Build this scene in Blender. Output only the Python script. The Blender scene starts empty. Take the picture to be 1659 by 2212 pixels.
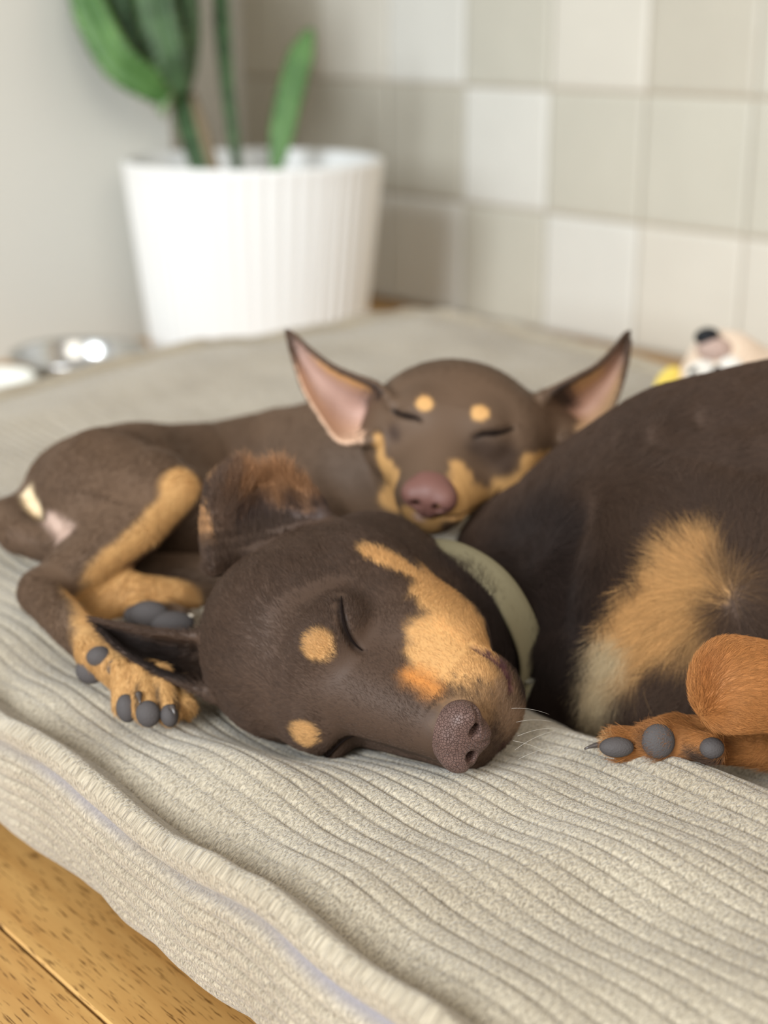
import bpy, bmesh, math, random, os
import numpy as np
from mathutils import Vector, Matrix

C = bpy.context.scene.collection
rng = np.random.default_rng(7)
random.seed(7)
QUICK = float(os.environ.get('DOGQ', '1'))      # >1 = coarser while testing

# ------------------------------------------------------------------ camera
W, H, FPX = 1659, 2212, 3200.0
PITCH = math.radians(18.3)
CAM = np.array([0.0, 0.0, 0.48])
cR = np.array([1.0, 0, 0]); cU = np.array([0, math.sin(PITCH), math.cos(PITCH)]); cF = np.array([0, math.cos(PITCH), -math.sin(PITCH)])
cd = bpy.data.cameras.new('camera'); cam = bpy.data.objects.new('camera', cd); C.objects.link(cam)
cam.location = CAM; cam.rotation_euler = (math.pi/2 - PITCH, 0, 0)
cd.sensor_fit = 'VERTICAL'; cd.sensor_height = 36; cd.sensor_width = 27
cd.lens = FPX / H * 36; cd.clip_start = .02
cd.dof.use_dof = True; cd.dof.focus_distance = .705; cd.dof.aperture_fstop = 4.6
bpy.context.scene.camera = cam

# ------------------------------------------------------------------ light
sc = bpy.context.scene
w = bpy.data.worlds.new('world'); sc.world = w; w.use_nodes = True
w.node_tree.nodes['Background'].inputs[0].default_value = (1.0, .965, .91, 1)
w.node_tree.nodes['Background'].inputs[1].default_value = .42
def area(name, loc, target, sx, sy, power, col):
    l = bpy.data.lights.new(name, 'AREA'); l.shape = 'RECTANGLE'; l.size = sx; l.size_y = sy
    l.energy = power; l.color = col
    o = bpy.data.objects.new(name, l); C.objects.link(o); o.location = loc
    o.rotation_euler = (Vector(target) - Vector(loc)).to_track_quat('-Z', 'Y').to_euler()
    return o
area('window_light', (-1.6, -1.5, 1.3), (-.1, 1.6, .2), 1.3, 1.4, 142, (.90, .96, 1.0))
area('corner_fill', (.75, -.9, 1.7), (-.05, 1.9, .3), 1.4, 1.2, 24, (1.0, .93, .82))  # added fill lamp without a visible source, lifts the dim recess behind the pot
sc.view_settings.view_transform = 'Standard'; sc.view_settings.look = 'None'
sc.view_settings.gamma = 1; sc.view_settings.use_curve_mapping = False
sc.view_settings.exposure = 0.0
sc.cycles.max_bounces = 6; sc.cycles.transparent_max_bounces = 6
sc.cycles.sample_clamp_indirect = 4

# ------------------------------------------------------------------ helpers
def P(px, py, D):
    """the world point seen at a pixel of the photograph, D metres along the view axis"""
    return CAM + D*(cF + (px - W/2)/FPX*cR - (py - H/2)/FPX*cU)
def G(px, py, z):
    d = cF + (px - W/2)/FPX*cR - (py - H/2)/FPX*cU
    return CAM + d*(z - CAM[2])/d[2]
def cv(x, y, z):
    """direction given as right, up, towards the viewer"""
    v = x*cR + y*cU - z*cF
    return v/np.linalg.norm(v)
def nrm(v): return v/(np.linalg.norm(v, axis=-1, keepdims=True) + 1e-12)
DA = np.array([-.663, .749, 0]); DB = np.array([.749, .663, 0])     # along the tiled wall / towards it
def AB(a, b, z=0): return DA*a + DB*b + np.array([0, 0, z])
def srgb(r, g, b):
    f = lambda c: (c/255/12.92) if c/255 <= .04045 else ((c/255 + .055)/1.055)**2.4
    return np.array([f(r), f(g), f(b)])

def tag(o, label=None, cat=None, group=None, kind=None):
    if label: o['label'] = label
    if cat: o['category'] = cat
    if group: o['group'] = group
    if kind: o['kind'] = kind
    return o
def empty(name, loc=(0, 0, 0)):
    o = bpy.data.objects.new(name, None); C.objects.link(o); o.location = loc; o.empty_display_size = .05
    return o
def mesh_obj(name, V, F, m, parent=None, smooth=True, offs=None):
    me = bpy.data.meshes.new(name)
    V = np.asarray(V, dtype=np.float64)
    if isinstance(F, np.ndarray):
        n, k = F.shape
        me.vertices.add(len(V)); me.vertices.foreach_set('co', V.astype(np.float32).ravel())
        me.loops.add(n*k); me.loops.foreach_set('vertex_index', F.astype(np.int32).ravel())
        me.polygons.add(n); me.polygons.foreach_set('loop_start', np.arange(0, n*k, k, dtype=np.int32))
        me.update(calc_edges=True)
    else:
        me.from_pydata(V.tolist(), [], F); me.update()
    if smooth: me.polygons.foreach_set('use_smooth', np.ones(len(me.polygons), dtype=bool))
    o = bpy.data.objects.new(name, me); C.objects.link(o)
    if m: me.materials.append(m)
    if parent: o.parent = parent; o.matrix_parent_inverse = parent.matrix_world.inverted() if parent.type != 'EMPTY' else Matrix.Translation(-Vector(parent.location))
    return o
def rot_grid(nu, nv, cu=True, cv_=False):
    """quads of an nu x nv grid, optionally closed"""
    F = []
    for i in range(nu if cu else nu - 1):
        for j in range(nv if cv_ else nv - 1):
            a, b = i, (i+1) % nu; c, d = j, (j+1) % nv
            F.append((a*nv + c, b*nv + c, b*nv + d, a*nv + d))
    return F
def lathe(name, prof, m, parent, centre, n=64, rmod=None):
    V = []
    for i in range(n):
        t = 2*math.pi*i/n
        for r, z in prof:
            k = rmod(t, r, z) if rmod else 0
            V.append((centre[0] + (r + k)*math.cos(t), centre[1] + (r + k)*math.sin(t), centre[2] + z))
    return mesh_obj(name, V, rot_grid(n, len(prof)), m, parent)
def tube(name, pts, rad, m, parent=None, n=8, closed=False):
    pts = np.array(pts, float); k = len(pts)
    rad = np.broadcast_to(rad, (k,))
    T = np.gradient(pts, axis=0)
    T = nrm(T); ref = np.array([.13, .21, .97]); V = []
    for i in range(k):
        u = np.cross(T[i], ref); u /= np.linalg.norm(u); v = np.cross(T[i], u)
        for j in range(n):
            t = 2*math.pi*j/n; V.append(pts[i] + rad[i]*(math.cos(t)*u + math.sin(t)*v))
    F = [(i*n + j, i*n + (j+1) % n, (i+1)*n + (j+1) % n, (i+1)*n + j) for i in range(k-1) for j in range(n)]
    F += [tuple(range(n))[::-1], tuple((k-1)*n + j for j in range(n))]
    return mesh_obj(name, V, F, m, parent)

# ---- noise (numpy)
_perm = np.random.default_rng(3).random(4096).astype(np.float32)
def vnoise(p, s):
    q = p*s; i = np.floor(q).astype(np.int64); f = q - i; f = f*f*(3 - 2*f)
    def h(a, b, c): return _perm[(a*73856093 ^ b*19349663 ^ c*83492791) & 4095]
    r = 0
    for dx in (0, 1):
        for dy in (0, 1):
            for dz in (0, 1):
                wgt = (f[:, 0] if dx else 1-f[:, 0])*(f[:, 1] if dy else 1-f[:, 1])*(f[:, 2] if dz else 1-f[:, 2])
                r = r + wgt*h(i[:, 0]+dx, i[:, 1]+dy, i[:, 2]+dz)
    return r*2 - 1
def sstep(a, b, x):
    t = np.clip((x - a)/(b - a), 0, 1); return t*t*(3 - 2*t)

# ------------------------------------------------------------------ materials
def mat(name, col=(.8, .8, .8), rough=.5, metal=0, spec=.5, **kw):
    m = bpy.data.materials.new(name); m.use_nodes = True
    b = m.node_tree.nodes['Principled BSDF']
    b.inputs['Base Color'].default_value = (*col[:3], 1); b.inputs['Roughness'].default_value = rough
    b.inputs['Metallic'].default_value = metal; b.inputs['Specular IOR Level'].default_value = spec
    for k, v in kw.items(): b.inputs[k.replace('_', ' ')].default_value = v
    return m
def N(m, t, **kw):
    n = m.node_tree.nodes.new(t)
    for k, v in kw.items(): setattr(n, k, v)
    return n
def L(m, a, b): m.node_tree.links.new(a, b)
def bsdf(m): return m.node_tree.nodes['Principled BSDF']
def noise_bump(m, scale, strength, dist=.001, coord='Object', detail=4, vor=False, stretch=None):
    tc = N(m, 'ShaderNodeTexCoord'); src = tc.outputs[coord]
    if stretch:
        mp = N(m, 'ShaderNodeMapping'); mp.inputs['Scale'].default_value = stretch; L(m, src, mp.inputs[0]); src = mp.outputs[0]
    if vor:
        n = N(m, 'ShaderNodeTexVoronoi', feature='DISTANCE_TO_EDGE'); n.inputs['Scale'].default_value = scale; out = n.outputs['Distance']
    else:
        n = N(m, 'ShaderNodeTexNoise'); n.inputs['Scale'].default_value = scale; n.inputs['Detail'].default_value = detail; out = n.outputs['Fac']
    L(m, src, n.inputs['Vector'])
    b = N(m, 'ShaderNodeBump'); b.inputs['Strength'].default_value = strength; b.inputs['Distance'].default_value = dist
    L(m, out, b.inputs['Height']); L(m, b.outputs[0], bsdf(m).inputs['Normal'])
    return out, src
def colour_noise(m, c1, c2, scale, coord='Object', stretch=None, lo=.3, hi=.7, detail=5):
    tc = N(m, 'ShaderNodeTexCoord'); src = tc.outputs[coord]
    if stretch:
        mp = N(m, 'ShaderNodeMapping'); mp.inputs['Scale'].default_value = stretch; L(m, src, mp.inputs[0]); src = mp.outputs[0]
    n = N(m, 'ShaderNodeTexNoise'); n.inputs['Scale'].default_value = scale; n.inputs['Detail'].default_value = detail
    L(m, src, n.inputs['Vector'])
    r = N(m, 'ShaderNodeValToRGB'); r.color_ramp.elements[0].position = lo; r.color_ramp.elements[1].position = hi
    r.color_ramp.elements[0].color = (*c1, 1); r.color_ramp.elements[1].color = (*c2, 1)
    L(m, n.outputs['Fac'], r.inputs[0]); L(m, r.outputs[0], bsdf(m).inputs['Base Color'])
    return r

# ------------------------------------------------------------------ room
WB = DB @ G(1440, 765, 0)                 # distance of the tiled wall along DB
tw0 = G(1440, 765, 0)
def on_tile(px, z=0):
    """where the vertical plane through pixel column px meets the tiled wall (at the row of the horizon)"""
    d = cF + (px - W/2)/FPX*cR - (150 - H/2)/FPX*cU; d[2] = 0
    return d*(WB/(DB @ d))
T = .19
m_wall = mat('wall_paint', srgb(214, 213, 206), .75, spec=.25)
noise_bump(m_wall, 60, .08, .002)
m_grout = mat('grout', srgb(194, 178, 158), .9, spec=.1)
m_ceil = mat('ceiling_paint', (.8, .78, .74), .9)
# edges of the tiles, matched to the grout line seen at x = 1405
a_edge = DA @ on_tile(1403)
a_corner = DA @ on_tile(528)
aL = DA @ G(290, 735, 0)                  # plane of the near painted wall: a = aL
b_step = None
def slab(name, A0, A1, B0, B1, z0, z1, m, kind='structure', parent=None):
    V = [AB(a, b, z) for z in (z0, z1) for a, b in ((A0, B0), (A1, B0), (A1, B1), (A0, B1))]
    F = [(0, 3, 2, 1), (4, 5, 6, 7), (0, 1, 5, 4), (1, 2, 6, 5), (2, 3, 7, 6), (3, 0, 4, 7)]
    o = mesh_obj(name, V, F, m, parent, smooth=False)
    if kind: o['kind'] = kind
    return o
wall_tiled = slab('wall_right', -1.6, a_corner + .1, WB, WB + .1, -.02, 2.4, m_grout)
d = cF + (405 - W/2)/FPX*cR; d[2] = 0
b_step = DB @ (d*(aL/(DA @ d)))
slab('wall_left', aL, a_corner + .12, -1.3, b_step, -.02, 2.4, m_wall)
slab('wall_back', a_corner, a_corner + .12, b_step, WB, -.02, 2.4, m_wall)
# tiles ------------------------------------------------------------
tcols = {'w': srgb(226, 225, 218), 'o': srgb(221, 217, 206), 'c': srgb(206, 203, 190), 'b': srgb(200, 195, 181), 'g': srgb(195, 191, 178)}
tmats = {}
for k, c in tcols.items():
    m = mat('tile_' + k, c, .38, spec=.35); colour_noise(m, c*.965, np.minimum(c*1.03, 1), 9, lo=.2, hi=.8)
    noise_bump(m, 22, .25, .004, detail=2); tmats[k] = m
rows = {0: 'oowbwocgowbbwo', 1: 'owbggggwbbcowo', 2: 'bwcobwwcwocwbo', 3: 'gwbbcwwbocbbwo', 4: 'wbowcbwcowbwco', 5: 'cwbowcbowcbowb'}
# z of the rows: bottom grout at the floor
rowA = {3: 0}
for r in range(6):
    z0 = r*T
    for k in range(-8, 6):
        a0 = a_edge - k*T
        a1 = a0 - T            # tile to the right of this edge
        if a1 < -1.3: continue
        lo, hi = a1 + .0018, min(a0 - .0018, a_corner - .001)
        if hi - lo < .01: continue
        g = random.uniform(-.0008, .0008)
        # colours read off the photograph: k=0 is the tile right of x=1403
        tab = {0: 'oocwwwoo', 1: 'ggwbwoooo', 2: 'ccwbocbccw', 3: 'bbocwwbowcbb'}
        seqs = {0: {-4: 'w', -3: 'w', -2: 'c', -1: 'w', 0: 'o', 1: 'o'}, 1: {-6: 'g', -5: 'g', -4: 'g', -3: 'g', -2: 'w', -1: 'c', 0: 'c', 1: 'c'},
                2: {-6: 'b', -5: 'b', -4: 'o', -3: 'w', -2: 'c', -1: 'o', 0: 'b', 1: 'c'}, 3: {-3: 'b', -2: 'w', -1: 'c', 0: 'o'}}
        key = seqs.get(r, {}).get(k) or random.choice('wcobc')
        bm = bmesh.new()
        vs = []
        e = .006; zz0, zz1 = z0 + .0018, z0 + T - .0018
        for (ins, bb) in ((0, WB), (0, WB - .004 + g), (e, WB - .0068 + g)):
            vs.append([bm.verts.new(AB(aa, bb, z)) for aa, z in ((lo+ins, zz0+ins), (hi-ins, zz0+ins), (hi-ins, zz1-ins), (lo+ins, zz1-ins))])
        for q in range(2):
            for j in range(4): bm.faces.new((vs[q][j], vs[q][(j+1) % 4], vs[q+1][(j+1) % 4], vs[q+1][j]))
        bm.faces.new(vs[2])
        bmesh.ops.recalc_face_normals(bm, faces=bm.faces)
        me = bpy.data.meshes.new('tile'); bm.to_mesh(me); bm.free(); me.materials.append(tmats[key])
        o = bpy.data.objects.new('tile', me); C.objects.link(o); o.parent = wall_tiled
# floor ------------------------------------------------------------
m_wood = mat('floor_oak', srgb(205, 160, 95), .42, spec=.4)
def wood_nodes(m):
    tc = N(m, 'ShaderNodeTexCoord'); oi = N(m, 'ShaderNodeObjectInfo')
    mp = N(m, 'ShaderNodeMapping'); mp.inputs['Rotation'].default_value = (0, 0, -math.atan2(DA[1], DA[0]))
    L(m, tc.outputs['Object'], mp.inputs[0])
    add = N(m, 'ShaderNodeVectorMath', operation='ADD'); L(m, mp.outputs[0], add.inputs[0])
    sc_ = N(m, 'ShaderNodeVectorMath', operation='SCALE'); sc_.inputs['Scale'].default_value = 13
    cmb = N(m, 'ShaderNodeCombineXYZ'); L(m, oi.outputs['Random'], cmb.inputs[0]); L(m, oi.outputs['Random'], cmb.inputs[1]); L(m, cmb.outputs[0], sc_.inputs[0]); L(m, sc_.outputs[0], add.inputs[1])
    def nz(s, scale, det):
        q = N(m, 'ShaderNodeMapping'); q.inputs['Scale'].default_value = s; L(m, add.outputs[0], q.inputs[0])
        n = N(m, 'ShaderNodeTexNoise'); n.inputs['Scale'].default_value = scale; n.inputs['Detail'].default_value = det; L(m, q.outputs[0], n.inputs['Vector']); return n
    n1 = nz((1, 14, 1), 4, 6); n2 = nz((60, 760, 60), 1, 2)
    r1 = N(m, 'ShaderNodeValToRGB'); L(m, n1.outputs['Fac'], r1.inputs[0])
    r1.color_ramp.elements[0].position = .32; r1.color_ramp.elements[1].position = .72
    r1.color_ramp.elements[0].color = (*srgb(172, 126, 68), 1); r1.color_ramp.elements[1].color = (*srgb(200, 158, 96), 1)
    r2 = N(m, 'ShaderNodeValToRGB'); L(m, n2.outputs['Fac'], r2.inputs[0])
    r2.color_ramp.elements[0].position = .34; r2.color_ramp.elements[1].position = .42
    r2.color_ramp.elements[0].color = (.32, .27, .2, 1); r2.color_ramp.elements[1].color = (1, 1, 1, 1)
    mx = N(m, 'ShaderNodeMix', data_type='RGBA', blend_type='MULTIPLY'); mx.inputs['Factor'].default_value = 1
    L(m, r1.outputs[0], mx.inputs['A']); L(m, r2.outputs[0], mx.inputs['B']); L(m, mx.outputs['Result'], bsdf(m).inputs['Base Color'])
    b = N(m, 'ShaderNodeBump'); b.inputs['Strength'].default_value = .3; b.inputs['Distance'].default_value = .0006
    L(m, r2.outputs[0], b.inputs['Height']); L(m, b.outputs[0], bsdf(m).inputs['Normal'])
wood_nodes(m_wood)
m_sub = mat('floor_base', (.06, .045, .03), .9)
floor = slab('floor', -1.6, a_corner + .1, -1.3, WB + .05, -.06, -.012, m_sub)
bseam = DB @ G(100, 2092, 0)
PW = .105
for r in range(-8, 17):
    b0 = bseam + r*PW
    if b0 + PW > WB + .02: pass
    off = ((r*37 + 5) % 11)/11*1.1
    a = -1.6 + off - 1.1
    while a < a_corner:
        lo, hi = max(a, -1.6) + .0006, min(a + 1.1, a_corner + .05) - .0006; a += 1.1
        if hi - lo < .02: continue
        bb0, bb1, e = b0 + .0007, min(b0 + PW, WB) - .0007, .0012
        if bb1 - bb0 < .01: continue
        V = []
        for ins, z in ((0, -.012), (0, -e), (e, 0)):
            V += [AB(x, y, z) for x, y in ((lo+ins, bb0+ins), (hi-ins, bb0+ins), (hi-ins, bb1-ins), (lo+ins, bb1-ins))]
        F = [(q*4 + j, q*4 + (j+1) % 4, q*4 + 4 + (j+1) % 4, q*4 + 4 + j) for q in range(2) for j in range(4)] + [(8, 9, 10, 11)]
        mesh_obj('floor_plank', V, F, m_wood, floor, smooth=False)

# ------------------------------------------------------------------ pet bed
BA0, BA1, BB0, BB1 = .12, 1.335, .329, 1.255
A_C, B_C = (BA0 + BA1)/2, (BB0 + BB1)/2
CORD = .0097
dents = []        # (a, b, ra, rb, depth)
def dent(px, py, z, ra, rb, dep, tilt=0):
    g = G(px, py, z); dents.append((DA @ g, DB @ g, ra, rb, dep))
dent(690, 1500, .12, .085, .075, .026)      # under the big head
dent(1010, 1620, .12, .04, .030, .006)
dent(1440, 1430, .11, .20, .12, .030)      # under the chest
dent(1440, 1600, .12, .10, .030, .018)      # under the forepaw
dent(500, 1120, .12, .24, .10, .014)       # under the puppy
dent(170, 1440, .12, .06, .06, .006)
dent(1480, 1668, .13, .10, .022, -.015)
dent(500, 1600, .13, .06, .02, -.010)
def bed_top(a, b):
    """height of the cushion's top"""
    u = np.minimum(np.minimum(a - BA0, BA1 - a), np.minimum(b - BB0, BB1 - b))
    z = .116 + .018*sstep(0, .16, u) - .006*np.exp(-((u - .018)/.012)**2)
    z = z + .026*sstep(.75, 1.25, a)*sstep(.4, .9, b)
    for (ca, cb, ra, rb, dep) in dents:
        q = ((a - ca)/ra)**2 + ((b - cb)/rb)**2
        z = z - dep*np.exp(-q*.9)
    p = np.stack([a, b, 0*a], 1)
    z = z + .0035*vnoise(p, 9.0) + .0022*vnoise(p + 5, 21.0)
    # diagonal soft creases in the foreground
    s = (a - .35)*.8 + (b - .45)*.6
    z = z + .002*np.sin(s*60 + 4*vnoise(p + 2, 6))*sstep(.62, .45, b)
    return z
def build_bed():
    da = .0045*QUICK
    ga = np.arange(BA0 - .19, BA1 + .19, da)
    gb = np.concatenate([np.arange(BB0 - .19, .62, .0011*QUICK), np.arange(.62, BB1 + .19, .0021*QUICK)])
    A, B = np.meshgrid(ga, gb, indexing='ij'); A = A.ravel(); B = B.ravel()
    rc = .05; cx, cy = (BA1 - BA0)/2 - rc, (BB1 - BB0)/2 - rc
    qx, qy = np.abs(A - A_C) - cx, np.abs(B - B_C) - cy
    mx, my = np.maximum(qx, 0), np.maximum(qy, 0)
    d = np.hypot(mx, my) + np.minimum(np.maximum(qx, qy), 0) - rc
    # outward direction
    nx = np.where((qx > 0) & (qy > 0), mx/(np.hypot(mx, my) + 1e-9), (qx > qy).astype(float))*np.sign(A - A_C)
    ny = np.where((qx > 0) & (qy > 0), my/(np.hypot(mx, my) + 1e-9), (qx <= qy).astype(float))*np.sign(B - B_C)
    dd = np.maximum(d, 0)
    p = np.stack([A, B, 0*A], 1)
    ht = bed_top(A - nx*dd, B - ny*dd)
    # side panel: arc length dd -> outward offset, drop
    tabd = np.linspace(0, .19, 60)
    ang = np.interp(tabd, [0, .012, .03, .055, .085, .12, .19], np.radians([62, 86, 92, 104, 138, 160, 180]))
    st = tabd[1] - tabd[0]
    ox = np.concatenate([[0], np.cumsum(np.cos(ang[:-1])*st)]); oz = np.concatenate([[0], np.cumsum(np.sin(ang[:-1])*st)])
    off = np.interp(dd, tabd, ox); drop = np.interp(dd, tabd, oz)
    wv = .0025*vnoise(p + 9, 14)*sstep(0, .03, dd) + .002*vnoise(p + 3, 40)*sstep(0, .03, dd)
    off = off + wv
    z0 = ht - drop*(ht/.116)**0.5
    z0 = np.maximum(z0, .001 + 0*z0)
    PA = A - nx*dd + nx*off; PB = B - ny*dd + ny*off
    # surface normal (approx) to push cords along
    aa = np.interp(dd, tabd, ang)*(d > 0)
    nA, nB, nZ = nx*np.sin(aa), ny*np.sin(aa), np.cos(aa)
    # cord phase: lines run along a, wandering gently
    wob = .006*vnoise(p + 11, 3.2) + .0026*vnoise(p + 17, 9) + .0007*vnoise(p + 23, 30)
    sB = (B + wob)/CORD
    side_end = (d > 0) & (np.abs(nx) > np.abs(ny))
    fr = sB - np.floor(sB)
    prof = 1 - np.abs(2*fr - 1)**4.5
    amp = .0017*(1 + .25*vnoise(p + 31, 60))
    onside = sstep(.0, .03, d); h = amp*(1 + .7*onside)*(prof - .5)
    # welt along the seam, with a stitched groove below
    wn = .0022*vnoise(p + 41, 18)
    welt = np.exp(-((d + .004 + wn)/.0075)**2)
    groove = np.exp(-((d - .0115 + wn)/.0032)**2)
    rgv = np.exp(-((d + .019 + wn)/.006)**2)
    h = h*(1 - .85*welt)*(1 - .7*groove) + (.0062*(1 + .25*vnoise(p + 51, 55)))*welt - .0034*groove - .0022*rgv
    PA += nA*h; PB += nB*h; PZ = z0 + nZ*h
    V = PA[:, None]*DA + PB[:, None]*DB; V[:, 2] = np.maximum(PZ, .0008)
    na, nb = len(ga), len(gb)
    I = np.arange(na*nb).reshape(na, nb)
    F = np.stack([I[:-1, :-1], I[:-1, 1:], I[1:, 1:], I[1:, :-1]], -1).reshape(-1, 4)
    keep = (d[F] < .185).all(1); F = F[keep]
    used = np.unique(F); mp = -np.ones(na*nb, int); mp[used] = np.arange(len(used)); F = mp[F]; V = V[used]
    F = F[:, ::-1]
    root = empty('pet_bed', AB(A_C, B_C, 0))
    o = mesh_obj('cover', V, F, None, root)
    uv = np.stack([A[used], B[used] + wob[used]], 1).astype(np.float32)
    me = o.data
    at = me.attributes.new('cuv', 'FLOAT_VECTOR', 'POINT'); at.data.foreach_set('vector', np.concatenate([uv, 0*uv[:, :1]], 1).ravel())
    at = me.attributes.new('groove', 'FLOAT', 'POINT'); at.data.foreach_set('value', ((groove*np.clip(.55 + .8*vnoise(p + 61, 24), 0, 1))[used]).astype(np.float32))
    at = me.attributes.new('rib', 'FLOAT', 'POINT'); at.data.foreach_set('value', (np.maximum((prof - .35*onside*(1 - prof))*(1-groove), welt)[used]).astype(np.float32))  # cord mask; its darker grooves, wider on the side, become painted shade
    m = mat('corduroy', srgb(190, 181, 164), .95, spec=.1); bs = bsdf(m)
    bs.inputs['Sheen Weight'].default_value = .35; bs.inputs['Sheen Roughness'].default_value = .4
    at = N(m, 'ShaderNodeAttribute', attribute_name='cuv')
    ag = N(m, 'ShaderNodeAttribute', attribute_name='groove'); ar = N(m, 'ShaderNodeAttribute', attribute_name='rib')
    mp1 = N(m, 'ShaderNodeMapping'); mp1.inputs['Scale'].default_value = (900, 520, 1); L(m, at.outputs['Vector'], mp1.inputs[0])
    nz = N(m, 'ShaderNodeTexNoise'); nz.inputs['Scale'].default_value = 1.0; nz.inputs['Detail'].default_value = 2.5; nz.inputs['Distortion'].default_value = .6; L(m, mp1.outputs[0], nz.inputs['Vector'])
    big = N(m, 'ShaderNodeTexNoise'); big.inputs['Scale'].default_value = 12; big.inputs['Detail'].default_value = 4; L(m, at.outputs['Vector'], big.inputs['Vector'])
    r = N(m, 'ShaderNodeValToRGB'); L(m, big.outputs['Fac'], r.inputs[0])
    r.color_ramp.elements[0].position = .3; r.color_ramp.elements[1].position = .7
    r.color_ramp.elements[0].color = (*srgb(168, 156, 136), 1); r.color_ramp.elements[1].color = (*srgb(186, 175, 155), 1)
    r3 = N(m, 'ShaderNodeValToRGB'); L(m, nz.outputs['Fac'], r3.inputs[0]); r3.color_ramp.elements[0].position = .3; r3.color_ramp.elements[1].position = .62
    r3.color_ramp.elements[0].color = (.52, .50, .48, 1); r3.color_ramp.elements[1].color = (1.12, 1.12, 1.12, 1)
    mx = N(m, 'ShaderNodeMix', data_type='RGBA', blend_type='MULTIPLY'); mx.inputs['Factor'].default_value = 1.0
    L(m, r.outputs[0], mx.inputs['A']); L(m, r3.outputs[0], mx.inputs['B'])
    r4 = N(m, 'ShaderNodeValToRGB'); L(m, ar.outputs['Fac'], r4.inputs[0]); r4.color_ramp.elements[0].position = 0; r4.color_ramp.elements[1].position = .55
    r4.color_ramp.elements[0].color = (.72, .70, .68, 1); r4.color_ramp.elements[1].color = (1, 1, 1, 1)  # shade in the grooves between cords, multiplied into the cover colour
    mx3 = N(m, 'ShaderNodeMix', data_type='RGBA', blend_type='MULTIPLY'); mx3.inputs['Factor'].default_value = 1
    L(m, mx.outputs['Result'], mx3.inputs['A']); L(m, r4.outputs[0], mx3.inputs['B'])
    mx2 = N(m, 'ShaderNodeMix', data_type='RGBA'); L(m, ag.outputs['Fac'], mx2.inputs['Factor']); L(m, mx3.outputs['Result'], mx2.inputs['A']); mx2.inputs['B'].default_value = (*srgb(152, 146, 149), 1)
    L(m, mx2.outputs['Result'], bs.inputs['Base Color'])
    bp = N(m, 'ShaderNodeBump'); bp.inputs['Strength'].default_value = 1.0; bp.inputs['Distance'].default_value = .0016
    L(m, nz.outputs['Fac'], bp.inputs['Height']); L(m, bp.outputs[0], bs.inputs['Normal'])
    me.materials.append(m)
    tag(root, 'large rectangular beige corduroy cushion bed the two dogs sleep on', 'pet bed')
    return root
build_bed()

# ------------------------------------------------------------------ SDF modelling of the animals
def cap(a, b, r1, r2=None):
    a = np.asarray(a, float); b = np.asarray(b, float); r2 = r1 if r2 is None else r2
    ab = b - a; L2 = max(ab @ ab, 1e-12)
    a32, ab32 = a.astype(np.float32), ab.astype(np.float32)
    def f(p):
        v = p - a32; t = np.clip(v @ ab32/L2, 0, 1)
        return np.sqrt(((v - t[:, None]*ab32)**2).sum(1)) - (r1 + (r2 - r1)*t)
    return f, (a + b)/2, np.linalg.norm(ab)/2 + max(r1, r2)
def ell(c, r, axes=None):
    c = np.asarray(c, float); r = np.asarray(r, float)*np.ones(3)
    R = np.eye(3) if axes is None else np.array([x/np.linalg.norm(x) for x in axes])
    R32, c32, r32 = R.astype(np.float32), c.astype(np.float32), r.astype(np.float32)
    def f(p):
        q = (p - c32) @ R32.T
        k0 = np.sqrt(((q/r32)**2).sum(1)); k1 = np.sqrt(((q/(r32*r32))**2).sum(1)) + 1e-9
        return k0*(k0 - 1)/k1
    return f, c, r.max()
def chain(pts, rs):
    """polyline of round cones"""
    fs = [cap(pts[i], pts[i+1], rs[i], rs[i+1]) for i in range(len(pts)-1)]
    c = np.mean(pts, 0); R = max(np.linalg.norm(np.asarray(p) - c) + r for p, r in zip(pts, rs))
    def f(p):
        d = fs[0][0](p)
        for g in fs[1:]: d = np.minimum(d, g[0](p))
        return d
    return f, c, R
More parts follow.
